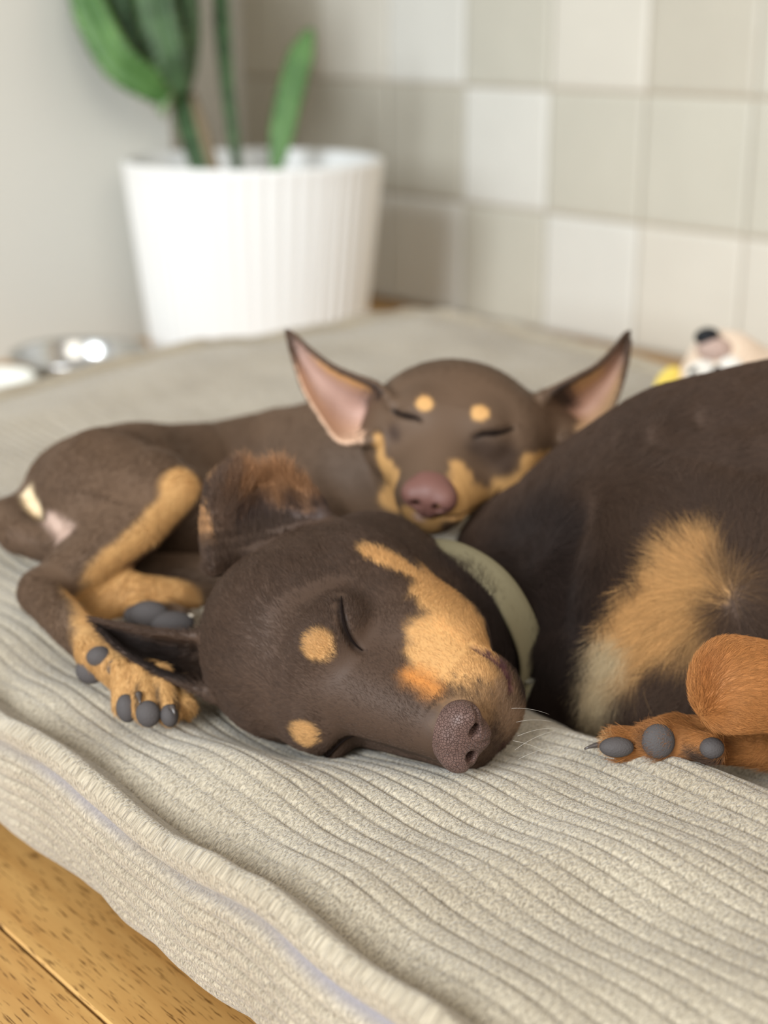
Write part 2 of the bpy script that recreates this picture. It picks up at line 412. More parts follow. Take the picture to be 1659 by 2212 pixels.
def sheet(grid, th):
    """thin shell through a grid of points (rows x cols x 3), th = half thickness (scalar or rows x cols)"""
    g = np.asarray(grid, float); nr, nc = g.shape[:2]; th = np.broadcast_to(th, (nr, nc)).astype(float)
    # refine once or twice by Catmull-Rom-like cubic interpolation
    def up(x, ax, k):
        n = x.shape[ax]; t = np.linspace(0, n-1, (n-1)*k + 1); i = np.clip(np.floor(t).astype(int), 0, n-2); f = t - i
        tk = lambda j: np.take(x, np.clip(j, 0, n-1), axis=ax)
        sh = [1]*x.ndim; sh[ax] = -1; f = f.reshape(sh)
        p0, p1, p2, p3 = tk(i-1), tk(i), tk(i+1), tk(i+2)
        return .5*(2*p1 + (p2-p0)*f + (2*p0-5*p1+4*p2-p3)*f*f + (3*p1-p0-3*p2+p3)*f**3)
    k = 3
    G_ = up(up(g, 0, k), 1, k); th = up(up(th, 0, k), 1, k)
    nr, nc = G_.shape[:2]
    idx = np.arange(nr*nc).reshape(nr, nc); V = G_.reshape(-1, 3); tv = th.ravel()
    q = np.stack([idx[:-1, :-1], idx[1:, :-1], idx[1:, 1:], idx[:-1, 1:]], -1).reshape(-1, 4)
    tri = np.concatenate([q[:, [0, 1, 2]], q[:, [0, 2, 3]]])
    A, B, Cc = V[tri[:, 0]], V[tri[:, 1]], V[tri[:, 2]]
    cen = (A+B+Cc)/3; rad = np.sqrt(np.maximum(((A-cen)**2).sum(1), np.maximum(((B-cen)**2).sum(1), ((Cc-cen)**2).sum(1)))).max()
    ttri = tv[tri].mean(1)
    c = V.mean(0); R = np.linalg.norm(V - c, axis=1).max() + tv.max()
    ab, ac = B-A, Cc-A; n_ = np.cross(ab, ac); nl = n_/(np.linalg.norm(n_, axis=1, keepdims=True)+1e-12)
    vc = V.astype(np.float32)
    def segd(p, a, b):
        e = b-a; t = np.clip(((p-a)*e).sum(-1)/((e*e).sum(-1)+1e-12), 0, 1); return ((p-a-t[..., None]*e)**2).sum(-1)
    def nearest(p):
        # nearest grid vertex first, in pieces
        out = np.empty(len(p)); vi = np.empty(len(p), int)
        for s in range(0, len(p), 20000):
            pp = p[s:s+20000]
            D2 = (pp**2).sum(1)[:, None] - 2*pp @ V.T + (V**2).sum(1)[None]
            vi[s:s+20000] = D2.argmin(1); out[s:s+20000] = np.sqrt(np.maximum(D2.min(1), 0))
        return out, vi
    v2t = [[] for _ in range(len(V))]
    for t_, (x, y, z) in enumerate(tri):
        v2t[x].append(t_); v2t[y].append(t_); v2t[z].append(t_)
    mxn = max(len(x) for x in v2t); VT = np.array([x + [x[0]]*(mxn - len(x)) for x in v2t])
    def f(p):
        p = np.asarray(p, float)
        dv, vi = nearest(p); res = dv - tv[vi]
        near = np.where(dv < .012)[0]
        if len(near):
            pp = p[near]; best = np.full(len(near), 1e9)
            for j in range(mxn):
                t_ = VT[vi[near], j]; a, b, c3, nn = A[t_], B[t_], Cc[t_], nl[t_]
                h = ((pp-a)*nn).sum(1); pr = pp - h[:, None]*nn
                e0 = (np.cross(b-a, pr-a)*nn).sum(1) >= 0; e1 = (np.cross(c3-b, pr-b)*nn).sum(1) >= 0; e2 = (np.cross(a-c3, pr-c3)*nn).sum(1) >= 0
                ins = e0 & e1 & e2
                ds = np.minimum(np.minimum(segd(pp, a, b), segd(pp, b, c3)), segd(pp, c3, a))
                best = np.minimum(best, np.sqrt(np.where(ins, h*h, ds)))
            res[near] = best - tv[vi[near]]
        return res
    # vertex normals and parameters for painting
    vn = np.zeros_like(V)
    for q_ in range(3): np.add.at(vn, tri[:, q_], n_)
    vn = nrm(vn)
    rr, cc = np.meshgrid(np.linspace(0, 1, nr), np.linspace(0, 1, nc), indexing='ij')
    info = dict(V=V, n=vn, r=rr.ravel(), c=cc.ravel(), nearest=nearest)
    return f, c, R, info

class Body:
    def __init__(s): s.ops = []
    def u(s, prim, k=.01): s.ops.append(('u', prim, k)); return s
    def sub(s, prim, k=.004): s.ops.append(('s', prim, k)); return s
    def ev(s, p, ops=None):
        d = None
        for op, pr, k in (s.ops if ops is None else ops):
            e = pr[0](p)
            if d is None:
                d = e if op == 'u' else np.full(len(p), 1.0); continue
            if op == 'u':
                h = np.maximum(k - np.abs(d - e), 0)/k; d = np.minimum(d, e) - h*h*k*.25
            else:
                e = -e; h = np.maximum(k - np.abs(d - e), 0)/k; d = np.maximum(d, e) + h*h*k*.25
        return d
    def near(s, c, R):
        return [o for o in s.ops if np.linalg.norm(o[1][1] - c) - o[1][2] < R + o[2] + .004]
    def grad(s, p, ops):
        e = .0004; g = np.zeros((len(p), 3))
        for v in ((1, -1, -1), (-1, -1, 1), (-1, 1, -1), (1, 1, 1)):
            v = np.array(v); g += v*s.ev((p + e*v).astype(np.float32), ops)[:, None]
        return nrm(g)
    def mesh(s, h, clip=None, region=None):
        lo = np.min([o[1][1] - o[1][2] for o in s.ops if o[0] == 'u'], 0) - 3*h; hi = np.max([o[1][1] + o[1][2] for o in s.ops if o[0] == 'u'], 0) + 3*h
        if clip is not None: lo = np.maximum(lo, clip[0]); hi = np.minimum(hi, clip[1])
        Bn = 16; nb = np.ceil((hi - lo)/(h*Bn)).astype(int)
        n = nb*Bn + 2
        ids, verts, norms, quads = [], [], [], []
        ax = np.arange(Bn + 2)
        off = np.stack(np.meshgrid(ax, ax, ax, indexing='ij'), -1)
        rb = h*Bn*.9
        cen = np.stack(np.meshgrid(*[np.arange(k) for k in nb], indexing='ij'), -1).reshape(-1, 3)
        def gid(x): return (x[..., 0].astype(np.int64)*n[1] + x[..., 1])*n[2] + x[..., 2]
        for bi in cen:
            c = lo + (bi + .5)*Bn*h
            ops = s.near(c, rb)
            if not any(o[0] == 'u' for o in ops): continue
            d0 = s.ev(c[None].astype(np.float32), ops)[0]
            if abs(d0) > rb*1.5 + .004: continue
            base = bi*Bn
            p = lo + (base + off)*h
            cs = p[::4, ::4, ::4].reshape(-1, 3)
            dc = s.ev(cs.astype(np.float32), ops)
            if (dc > 0).all() and dc.min() > 4*h*1.5: continue
            if (dc < 0).all() and dc.max() < -4*h*1.5: continue
            D = s.ev(p.reshape(-1, 3).astype(np.float32), ops).reshape((Bn+2,)*3)
            S = D < 0
            # active cells within Bn+1 (cells 0..Bn), owned 0..Bn-1
            cnt = sum(S[i:i+Bn, j:j+Bn, k:k+Bn].astype(int) for i in (0, 1) for j in (0, 1) for k in (0, 1))
            act = np.argwhere((cnt > 0) & (cnt < 8))
            if len(act):
                acc = np.zeros((len(act), 3)); m = np.zeros(len(act))
                for i, j, k, a_ in [(i, j, k, a_) for a_ in range(3) for i in (0, 1) for j in (0, 1) for k in (0, 1) if (i, j, k)[a_] == 0]:
                    o0 = np.array((i, j, k)); o1 = o0.copy(); o1[a_] = 1
                    q0 = act + o0; q1 = act + o1
                    d0_, d1_ = D[tuple(q0.T)], D[tuple(q1.T)]; x = (d0_ < 0) != (d1_ < 0)
                    t = np.where(x, d0_/(d0_ - d1_ + 1e-12), 0)
                    acc += np.where(x[:, None], o0 + t[:, None]*(o1 - o0), 0); m += x
                v = lo + (base + act + acc/m[:, None])*h
                for _ in range(2):
                    g = s.grad(v, ops); dd = s.ev(v.astype(np.float32), ops); v = v - g*np.clip(dd, -h, h)[:, None]*.9
                ids.append(gid(base + act)); verts.append(v); norms.append(s.grad(v, ops))
            for a_ in range(3):
                e0 = S[1:Bn+1, 1:Bn+1, 1:Bn+1]; sl = [slice(1, Bn+1)]*3; sl[a_] = slice(2, Bn+2); e1 = S[tuple(sl)]
                w_ = np.argwhere(e0 != e1)
                if not len(w_): continue
                flip = e0[tuple(w_.T)]; w_ = w_ + 1; b_, c_ = [(1, 2), (2, 0), (0, 1)][a_]
                B_ = np.zeros(3, int); B_[b_] = 1; C_ = np.zeros(3, int); C_[c_] = 1
                q = np.stack([gid(base + w_ - B_ - C_), gid(base + w_ - C_), gid(base + w_), gid(base + w_ - B_)], 1)
                q[~flip] = q[~flip][:, ::-1]; quads.append(q)
        ids = np.concatenate(ids); V = np.concatenate(verts); Nn = np.concatenate(norms); Q = np.concatenate(quads)
        o = np.argsort(ids); ids = ids[o]; V = V[o]; Nn = Nn[o]
        Qi = np.searchsorted(ids, Q); Qi = np.minimum(Qi, len(ids)-1); ok = (ids[Qi] == Q).all(1); Qi = Qi[ok]
        return V, Qi, Nn

def paint(p, base, layers):
    """base colour, then layers of (prim, colour, softness, noise amplitude)"""
    col = np.tile(base, (len(p), 1)); n1 = vnoise(p, 130); n2 = vnoise(p + 3, 420)
    col = col*(1 + .10*vnoise(p + 7, 35)[:, None])
    for pr, c, soft, na in layers:
        d = pr[0](p.astype(np.float32)) + na*(.7*n1 + .5*n2)
        w_ = sstep(soft, -soft, d)[:, None]
        col = col*(1 - w_) + np.asarray(c)*w_
    return col

m_coat = mat('dog_coat', (.1, .06, .04), .6, spec=.25)
a_ = N(m_coat, 'ShaderNodeAttribute', attribute_name='col'); L(m_coat, a_.outputs['Color'], bsdf(m_coat).inputs['Base Color'])
noise_bump(m_coat, 900, .25, .0006, detail=3)
m_hair = mat('dog_hair', (.1, .06, .04), .55, spec=.2)
a_ = N(m_hair, 'ShaderNodeAttribute', attribute_name='col'); L(m_hair, a_.outputs['Color'], bsdf(m_hair).inputs['Base Color'])

def body_object(name, B, h, colf, clip=None, parent=None):
    V, F, Nn = B.mesh(h, clip)
    o = mesh_obj(name, V, F, m_coat, parent)
    col = colf(V, Nn)
    at = o.data.color_attributes.new('col', 'FLOAT_COLOR', 'POINT')
    at.data.foreach_set('color', np.concatenate([col, np.ones((len(V), 1))], 1).astype(np.float32).ravel())
    return o, V, F, Nn
def make_fur(V, F, Nn, colf, n, lenf, flow, name, parent, rad=.00008, lift=.3, camw=.75, label=None, densf=None):
    n = int(n/QUICK)
    a, b, c, d = (V[F[:, i]] for i in range(4))
    ar = .5*np.linalg.norm(np.cross(c-a, d-b), axis=1); fc = (a+b+c+d)/4; fn = nrm(Nn[F].sum(1))
    toc = nrm(CAM - fc); wgt = ar*np.clip((fn*toc).sum(1)*camw + .35, .02, 1)*(fn[:, 2] > -.75)
    px = (fc - CAM); dz = px @ cF; u_ = (px @ cR)/dz*FPX; v_ = (px @ cU)/dz*FPX
    wgt = wgt*np.where((np.abs(u_) < 930) & (np.abs(v_) < 1206), 1, .08)/dz**1.0
    if densf is not None: wgt = wgt*densf(fc)
    fi = rng.choice(len(F), n, p=wgt/wgt.sum())
    r = rng.random((n, 2)); r1, r2 = r[:, :1], r[:, 1:]
    p = (a[fi]*(1-r1) + b[fi]*r1)*(1-r2) + (d[fi]*(1-r1) + c[fi]*r1)*r2
    nn = nrm(Nn[F[fi]].mean(1))
    fd = np.zeros((n, 3)); wsum = 0
    for pos, dr in flow:
        d2 = ((p - pos)**2).sum(1) + 1e-4; w_ = (1/d2**1.5)[:, None]; fd += w_*(dr(p) if callable(dr) else np.asarray(dr)); wsum = wsum + w_
    fd = fd/wsum + .10*rng.normal(size=(n, 3)); t = nrm(fd - (fd*nn).sum(1, keepdims=True)*nn)
    sv = nrm(np.cross(nn, t))
    ln = lenf(p)*rng.uniform(.65, 1.2, n); lf = lift*rng.uniform(.5, 1.6, n)
    side = rng.normal(size=n)*.16 + .35*vnoise(p, 90)
    K = 4; pts = np.empty((n, K, 3))
    for k in range(K):
        s = k/(K-1)
        pts[:, k] = p + ln[:, None]*(s*t + (lf*s*(1 - .45*s))[:, None]*nn + (side*s*s)[:, None]*sv) - .0004*nn
    col = colf(p, nn)*rng.uniform(.68, 1.38, (n, 1))
    hd = bpy.data.hair_curves.new(name); hd.add_curves([K]*n)
    hd.attributes['position'].data.foreach_set('vector', pts.astype(np.float32).ravel())
    ra = hd.attributes.get('radius') or hd.attributes.new('radius', 'FLOAT', 'POINT')
    rr = np.array([1, .9, .65, .2]) * rad
    ra.data.foreach_set('value', np.tile(rr, n).astype(np.float32))
    ca = hd.attributes.new('col', 'FLOAT_COLOR', 'CURVE'); ca.data.foreach_set('color', np.concatenate([col, np.ones((n, 1))], 1).astype(np.float32).ravel())
    o = bpy.data.objects.new(name, hd); C.objects.link(o); hd.materials.append(m_hair)
    o.parent = parent; o['kind'] = 'stuff'
    return o
def sdf_part(name, B, h, m, parent):
    V, F, Nn = B.mesh(h); return mesh_obj(name, V, F, m, parent)

BROWN = srgb(72, 55, 44); DARK = srgb(62, 48, 42); TAN = srgb(188, 144, 92); ORANGE = srgb(192, 122, 58); CREAM = srgb(226, 204, 168); PINK = srgb(190, 156, 142)
m_pad = mat('paw_pad', srgb(74, 69, 68), .7, spec=.3); noise_bump(m_pad, 700, .5, .0006, vor=True)
m_claw = mat('claw', srgb(205, 190, 170), .25, spec=.6)
m_clawd = mat('claw_dark', srgb(70, 62, 58), .25, spec=.6)
m_mouth = mat('lip_skin', srgb(70, 46, 46), .45)
m_white = mat('whisker', (.42, .38, .33), .4)

# ============================================================ the big dog
O1 = P(683, 1466, .765)
hX, hY = cv(.10, .92, .31), cv(.70, -.27, .68)
hY = nrm(hY - (hY @ hX)*hX); hZ = nrm(np.cross(hX, hY)); hZ = hZ if hZ @ cF < 0 else -hZ
def H1(x, y, z): return O1 + x*hX + y*hY + z*hZ
AX1 = [hX, hY, hZ]
D1 = Body()
D1.u(ell(H1(0, -.040, -.013), (.053, .050, .043), AX1), .01)                 # cranium
D1.u(ell(H1(.031, -.026, -.047), (.030, .038, .036), AX1), .02)             # cheeks
D1.u(ell(H1(-.031, -.026, -.047), (.030, .038, .036), AX1), .02)
D1.u(cap(H1(0, .0, -.012), H1(0, .070, -.022), .0285, .0185), .022)          # bridge
for s in (-1, 1):
    D1.u(cap(H1(s*.019, .006, -.042), H1(s*.0145, .067, -.042), .0265, .0190), .014)
    D1.u(ell(H1(s*.023, .016, -.062), (.021, .038, .024), AX1), .02)  # flews
    D1.u(ell(H1(s*.024, .002, .004), (.014, .017, .012), AX1), .012)         # brows
    D1.u(ell(H1(s*.0335, .004, -.010), (.0115, .0125, .0115), AX1), .010)      # eyeball under lids
D1.u(cap(H1(0, -.03, -.060), H1(0, .066, -.058), .030, .0160), .014)          # lower jaw
D1.u(ell(H1(0, .072, -.054), (.0215, .015, .0165), AX1), .010)
D1.u(ell(H1(0, .077, -.034), (.0195, .0105, .020), AX1), .008)               # muzzle end
# neck and trunk
D1.u(chain([P(710, 1320, .835), P(800, 1268, .868), P(890, 1325, .872), P(985, 1370, .874), P(1110, 1350, .93), P(1260, 1290, .96)], [.048, .044, .041, .042, .050, .06]), .02)
D1.u(cap(H1(.01, -.035, -.055), P(970, 1350, .85), .034, .040), .02)     # throat
D1.u(chain([P(1415, 1225, .94), P(1510, 1205, .93)], [.094, .101]), .02)
D1.u(cap(P(1560, 1198, .925), P(1700, 1190, .925), .103, .109), .03)
D1.u(cap(P(1135, 1215, .968), P(1260, 1200, .965), .046, .062), .03)
D1.u(cap(P(1740, 1180, .93), P(1980, 1200, .95), .114, .122), .03)
D1.u(ell(P(1300, 1400, .88), (.052, .06, .066), [cR, cF, cU]), .03)             # fore chest
D1.u(ell(P(1500, 1400, .87), (.085, .06, .06), [cR, cF, cU]), .03)             # upper arm
D1.u(cap(P(1240, 1500, .87), P(1500, 1520, .86), .030, .033), .03)
# fold of the shoulder
D1.u(cap(P(1420, 985, .93), P(1720, 1010, .90), .022, .026), .035)
# wrist in the foreground and the forepaw below it
D1.u(chain([P(1612, 1482, .708), P(1720, 1490, .715), P(1900, 1470, .74)], [.0228, .0215, .026]), .012)
D1.u(ell(P(1560, 1478, .704), (.014, .017, .0195), [cR, cF, cU]), .012)
D1.u(chain([P(1900, 1600, .77), P(1700, 1606, .755), P(1560, 1600, .745), P(1450, 1598, .74)], [.018, .0135, .012, .0120]), .008)
toes1 = [(P(1462, 1590, .738), P(1425, 1597, .728), .0105), (P(1400, 1606, .740), P(1345, 1610, .735), .0085), (P(1480, 1608, .73), P(1535, 1618, .722), .008)]
for a, b, r in toes1: D1.u(cap(a, b, r, r*.9), .003)
def hit(B, px, py, deep=0.0):
    """first point of the body met by the line through a pixel of the photograph"""
    d = P(px, py, 1) - CAM; d = d/np.linalg.norm(d); t = .5
    for _ in range(160):
        e = float(B.ev((CAM + d*t)[None].astype(np.float32))[0])
        if e < .0002: break
        t += max(e*.7, .0002)
        if t > 1.4: break
    return CAM + d*(t + deep)
def marks(B, pts, tg=None):
    """round cones laid on the skin through points (px, py, radius in px)"""
    hs = [hit(B, x, y) for x, y, r in pts]
    ds = [(h - CAM) @ cF for h in hs]; md = sorted(ds)[len(ds)//2]
    return chain(hs + ([hs[0] + np.array([0, 0, 1e-4])] if len(hs) == 1 else []), [r/FPX*d for (x, y, r), d in zip(pts, ds)]*(2 if len(pts) == 1 else 1))
# folds of loose skin over the ribs
D1.sub(marks(D1, [(1390, 945, 16), (1460, 962, 26), (1560, 985, 32), (1690, 1005, 34)]), .022)
D1.sub(marks(D1, [(1500, 905, 12), (1600, 910, 14), (1700, 900, 14)]), .02)
D1.sub(marks(D1, [(1250, 1100, 12), (1230, 1200, 14), (1210, 1320, 12)]), .02)
# closed lids and the lip line, laid on the skin
EYE1 = [hit(D1, x, y) for x, y in ((736, 1288), (737, 1318), (742, 1348), (752, 1374), (768, 1396), (782, 1406))]
LIP1 = [hit(D1, x, y) for x, y in ((1022, 1397), (1052, 1416), (1078, 1436), (1098, 1462), (1104, 1500))]
DOT2 = hit(D1, 664, 1587)
EYE1b = [2*((e - O1) @ hY)*hY + 0*e for e in EYE1]
mir = lambda p: p - 2*((p - O1) @ hX)*hX
for f_ in (lambda q: q, mir):
    D1.sub(chain([f_(q) for q in EYE1], [.0007, .0012, .0014, .0013, .0010, .0006]), .0035)
    D1.sub(chain([f_(q) for q in LIP1], [.0008, .0014, .0016, .0014, .001]), .004)
# ears
def ear_grid(rows): return np.array([[P(*q) for q in r] for r in rows])
# upper ear, folded back: rows from the base up to the folded rim
ear_up = ear_grid([
    [(462, 1225, .835), (510, 1215, .845), (575, 1200, .85), (650, 1175, .852), (710, 1145, .852)],
    [(453, 1160, .840), (490, 1150, .845), (570, 1135, .854), (650, 1120, .855), (698, 1112, .850)],
    [(458, 1100, .842), (490, 1092, .842), (565, 1095, .855), (642, 1085, .853), (682, 1088, .849)],
    [(468, 1052, .842), (500, 1042, .840), (560, 1058, .852), (625, 1045, .849), (660, 1060, .848)],
    [(488, 1024, .842), (515, 1018, .843), (556, 1040, .848), (603, 1020, .846), (643, 1045, .846)]])
E1 = sheet(ear_up, np.array([[.006]*5, [.0055, .005, .004, .004, .005], [.006, .005, .0035, .004, .005], [.006, .005, .003, .004, .0045], [.005, .0045, .003, .0035, .004]]))
D1.u(E1, .008)
ear_dn = ear_grid([
    [(450, 1372, .80), (452, 1400, .83), (450, 1440, .845), (455, 1480, .83), (462, 1500, .80)],
    [(400, 1372, .80), (395, 1396, .825), (385, 1430, .835), (390, 1460, .825), (405, 1480, .80)],
    [(325, 1362, .805), (320, 1380, .822), (315, 1405, .828), (322, 1430, .822), (335, 1448, .805)],
    [(262, 1350, .81), (258, 1360, .822), (256, 1380, .825), (262, 1398, .82), (272, 1412, .81)],
    [(206, 1338, .815), (208, 1342, .818), (212, 1349, .819), (216, 1357, .818), (220, 1365, .816)]])
E2 = sheet(ear_dn, np.array([[.004]*5, [.0022]*5, [.0018]*5, [.0014]*5, [.0012]*5]))
D1.u(E2, .006)

def pc(px, py, D, r): return cap(P(px, py, D), P(px, py, D), r)
M1 = lambda *pts: marks(D1, pts)
lay1 = [
    (ell(P(1150, 1400, .86), (.05, .14, .09), [cR, cF, cU]), DARK*.5, .02, .004),  # shade under the throat, painted into the coat colour
    # cheek and side of the muzzle
    (M1((925, 1235, 14), (955, 1290, 66), (1000, 1345, 72), (1035, 1400, 60)), TAN, .0045, .0045),
    (M1((925, 1360, 46), (935, 1405, 62), (990, 1440, 58), (1045, 1465, 45)), TAN, .0045, .0045),
    (M1((803, 1194, 24), (850, 1214, 29), (905, 1245, 28)), TAN*1.03, .0018, .002),
    (M1((950, 1350, 18), (1005, 1385, 18), (1050, 1420, 10)), TAN*1.25, .006, .003),
    (M1((890, 1460, 22), (940, 1490, 24)), srgb(190, 126, 64), .006, .003),
    (M1((985, 1525, 26), (1050, 1522, 40), (1095, 1492, 32)), srgb(132, 102, 72), .010, .005),
    (M1((985, 1462, 4)), DARK*.9, .0012, .0002), (M1((1012, 1468, 4)), DARK*.9, .0012, .0002), (M1((1040, 1480, 4)), DARK*.9, .0012, .0002), (M1((975, 1488, 4)), DARK*.9, .0012, .0002), (M1((1003, 1494, 4)), DARK*.9, .0012, .0002), (M1((1034, 1504, 4)), DARK*.9, .0012, .0002), (M1((1064, 1512, 4)), DARK*.9, .0012, .0002), (M1((1060, 1490, 4)), DARK*.9, .0012, .0002), (M1((1020, 1520, 4)), DARK*.9, .0012, .0002),
    (M1((1085, 1500, 20), (1098, 1560, 34), (1100, 1640, 34)), srgb(128, 102, 80), .006, .003),
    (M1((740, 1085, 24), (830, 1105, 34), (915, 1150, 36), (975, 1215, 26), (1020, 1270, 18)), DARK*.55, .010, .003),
    # brow dots
    (M1((692, 1400, 32)), TAN*.93, .0016, .0018), (M1((663, 1587, 31)), TAN*.85, .0016, .0018),
    # chest patch
    (M1((1405, 1235, 50), (1490, 1225, 62), (1530, 1265, 45), (1450, 1300, 100), (1375, 1380, 72), (1325, 1450, 40)), TAN, .006, .006),
    (M1((1340, 1400, 50), (1310, 1470, 40), (1320, 1520, 25)), srgb(186, 166, 132), .009, .006),
    # limbs
    (chain([P(1520, 1480, .705), P(1720, 1490, .715), P(1900, 1470, .74)], [.034, .035, .04]), srgb(164, 110, 62), .004, .002),
    (marks(D1, [(1525, 1450, 18), (1530, 1530, 14)]), srgb(140, 84, 40), .010, .002),
    (chain([P(1900, 1600, .77), P(1560, 1600, .745), P(1340, 1606, .735)], [.026, .018, .018]), srgb(148, 98, 54), .004, .002),
    (M1((1320, 1600, 12)), srgb(214, 180, 130), .004, .001),
]
for f_ in (lambda q: q, mir):
    lay1.append((chain([f_(q) for q in EYE1], [.0012, .0020, .0024, .0022, .0016, .0010]), srgb(26, 18, 16), .0014, .0003))
    lay1.append((chain([f_(q) for q in LIP1], [.0016, .003, .0036, .0034, .003]), srgb(88, 56, 58), .0014, .0006))
def ear_paint(col, p, nn, E, f):
    info = E[3]; sel = np.where(np.linalg.norm(p - E[1], axis=1) < E[2] + .01)[0]
    if not len(sel): return col
    d, vi = info['nearest'](p[sel]); k = d < .006; sel = sel[k]; vi = vi[k]
    if not len(sel): return col
    nv = info['n'][vi]; toc = nrm(CAM - info['V'][vi]); nv = nv*np.sign((nv*toc).sum(1))[:, None]
    side = (nn[sel]*nv).sum(1)          # >0: the side that faces out of the cup
    c, w_ = f(info['r'][vi], info['c'][vi], side, p[sel])
    col[sel] = col[sel]*(1 - w_[:, None]) + c*w_[:, None]
    return col
def mixc(a, b, w_): return np.asarray(a)*(1 - w_[:, None]) + np.asarray(b)*w_[:, None]
def e1f(r, c, side, p):
    base = mixc(DARK*1.1, srgb(146, 106, 74), sstep(.32, .75, r + .12*vnoise(p, 200)))
    base = mixc(base, BROWN*1.5, sstep(.34, .2, c))
    base = mixc(base, srgb(170, 128, 88), sstep(.06, .0, c)*sstep(.95, .6, r))
    return base, sstep(-.4, .1, side)*sstep(.12, .3, r)
def e2f(r, c, side, p):
    base = mixc(DARK*.35, BROWN, sstep(.25, .05, c)); return base, sstep(.0, .4, side)*sstep(.05, .3, r)
def col1(p, nn):
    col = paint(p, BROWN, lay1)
    # the coat darkens from the nape to the back
    col = ear_paint(col, p, nn, E1, e1f); col = ear_paint(col, p, nn, E2, e2f)
    return np.clip(col, .003, 1)
clip1 = (np.array([-9, -9, .06]), np.array([.47, 9, 9]))
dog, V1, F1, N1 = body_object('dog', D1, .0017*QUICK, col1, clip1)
tag(dog, 'larger brown and tan dog lying asleep with its head flat on the cushion', 'dog')
flow1 = [
    (H1(0, .03, 0), -hY), (H1(.02, .06, -.02), -hY + .2*hX), (H1(0, -.03, .03), -hY), (H1(.04, -.02, -.02), -hY*.8 + hX*.5), (H1(-.04, -.02, -.02), -hY - hX*.5),
    (H1(.02, .05, -.04), -hY + .3*hX - .2*hZ), (H1(.04, -.05, -.03), -hY + .6*hX), (P(980, 1330, .78), cv(.5, .6, -.4)), (P(560, 1120, .83), cv(-.1, 1, 0)),
    (P(500, 1060, .85), cv(0, 1, 0)), (P(300, 1390, .81), cv(-1, .15, 0)), (P(1100, 1100, .9), cv(.9, .3, -.3)), (P(1300, 1000, .9), cv(1, .2, 0)), (P(1550, 950, .85), cv(1, .05, 0)),
    (P(1200, 1400, .85), cv(.1, -1, 0)), (P(1350, 1200, .83), cv(.25, -.9, .1)), (P(1420, 1290, .82), cv(-.75, -.25, .2)), (P(1340, 1470, .83), cv(-.5, -.8, .1)),
    (P(1500, 1270, .82), cv(-1, .15, 0)), (P(1560, 1200, .82), cv(-.1, .9, .1)), (P(1640, 1280, .82), cv(1, 0, .2)), (P(1590, 1400, .82), cv(-.2, -1, .1)), (P(1450, 1450, .82), cv(-.8, -.5, .1)),
    (P(1600, 1440, .69), cv(.9, .15, -.1)), (P(1600, 1520, .69), cv(.9, .0, -.1)), (P(1520, 1480, .69), cv(.2, .6, .1)), (P(1500, 1600, .735), cv(-1, -.1, 0)),
]
def len1(p):
    dh = np.linalg.norm(p - H1(0, .05, -.02), axis=1); l = .0032 + .0035*sstep(.03, .12, dh)
    ch = np.linalg.norm(p - P(1420, 1330, .84), axis=1); l = l + .012*sstep(.16, .05, ch)
    wr = np.linalg.norm(p - P(1650, 1490, .71), axis=1); l = np.where(wr < .055, .0058, l)
    er = np.linalg.norm(p - P(570, 1080, .85), axis=1); l = l + .006*sstep(.035, .018, er)
    return l
def dens1(p):
    d = ((np.linalg.norm(p - H1(0, .0845, -.0175), axis=1) > .0170)).astype(float)
    for e in EYE1: d = d*np.where(np.linalg.norm(p - e, axis=1) < .0042, .06, 1)
    for e in LIP1: d = d*np.where(np.linalg.norm(p - e, axis=1) < .0035, .2, 1)
    return d*(1 + 1.2*(np.linalg.norm(p - H1(0, .05, -.02), axis=1) < .07))
make_fur(V1, F1, N1, col1, 330000, len1, flow1, 'fur', dog, rad=.000085, lift=.22, densf=dens1)

# nose leather
def nose_body(Hf, AX, c, s=1.0):
    cx, cy, cz = c; q = lambda x, y, z: Hf(cx + x*s, cy + y*s, cz + z*s)
    B = Body()
    B.u(ell(q(0, 0, 0), np.array((.0145, .0105, .0115))*s, AX), .004*s)
    B.u(ell(q(0, -.007, .004), np.array((.0130, .0125, .0090))*s, AX), .005*s)
    for k in (-1, 1):
        B.u(ell(q(k*.0098, .0018, .0005), np.array((.0078, .0085, .0080))*s, AX), .004*s)
    B.u(ell(q(0, .0015, -.0085), np.array((.0065, .0075, .0062))*s, AX), .005*s)
    for k in (-1, 1):
        B.sub(chain([q(k*.0058, .0115, -.0012), q(k*.0085, .0115, -.0035), q(k*.0125, .0095, -.0042), q(k*.0160, .0050, -.0030)], np.array([.0028, .0033, .0019, .0011])*s), .0015*s)
        B.sub(chain([q(k*.0068, .0125, -.0022), q(k*.0070, .003, -.002)], np.array([.0034, .0022])*s), .001*s)
    B.sub(chain([q(0, .0120, .0005), q(0, .0115, -.004), q(0, .0085, -.0115), q(0, .005, -.0145)], np.array([.0003, .0006, .0009, .001])*s), .0015*s)
    return B
m_nose = mat('nose_leather', srgb(120, 88, 84), .5, spec=.4)
tc = N(m_nose, 'ShaderNodeTexCoord')
nz = N(m_nose, 'ShaderNodeTexNoise'); nz.inputs['Scale'].default_value = 90; L(m_nose, tc.outputs['Object'], nz.inputs['Vector'])
rp = N(m_nose, 'ShaderNodeValToRGB'); rp.color_ramp.elements[0].color = (*srgb(84, 64, 58), 1); rp.color_ramp.elements[1].color = (*srgb(110, 84, 76), 1); L(m_nose, nz.outputs['Fac'], rp.inputs[0])
vo = N(m_nose, 'ShaderNodeTexVoronoi', feature='DISTANCE_TO_EDGE'); vo.inputs['Scale'].default_value = 720; L(m_nose, tc.outputs['Object'], vo.inputs['Vector'])
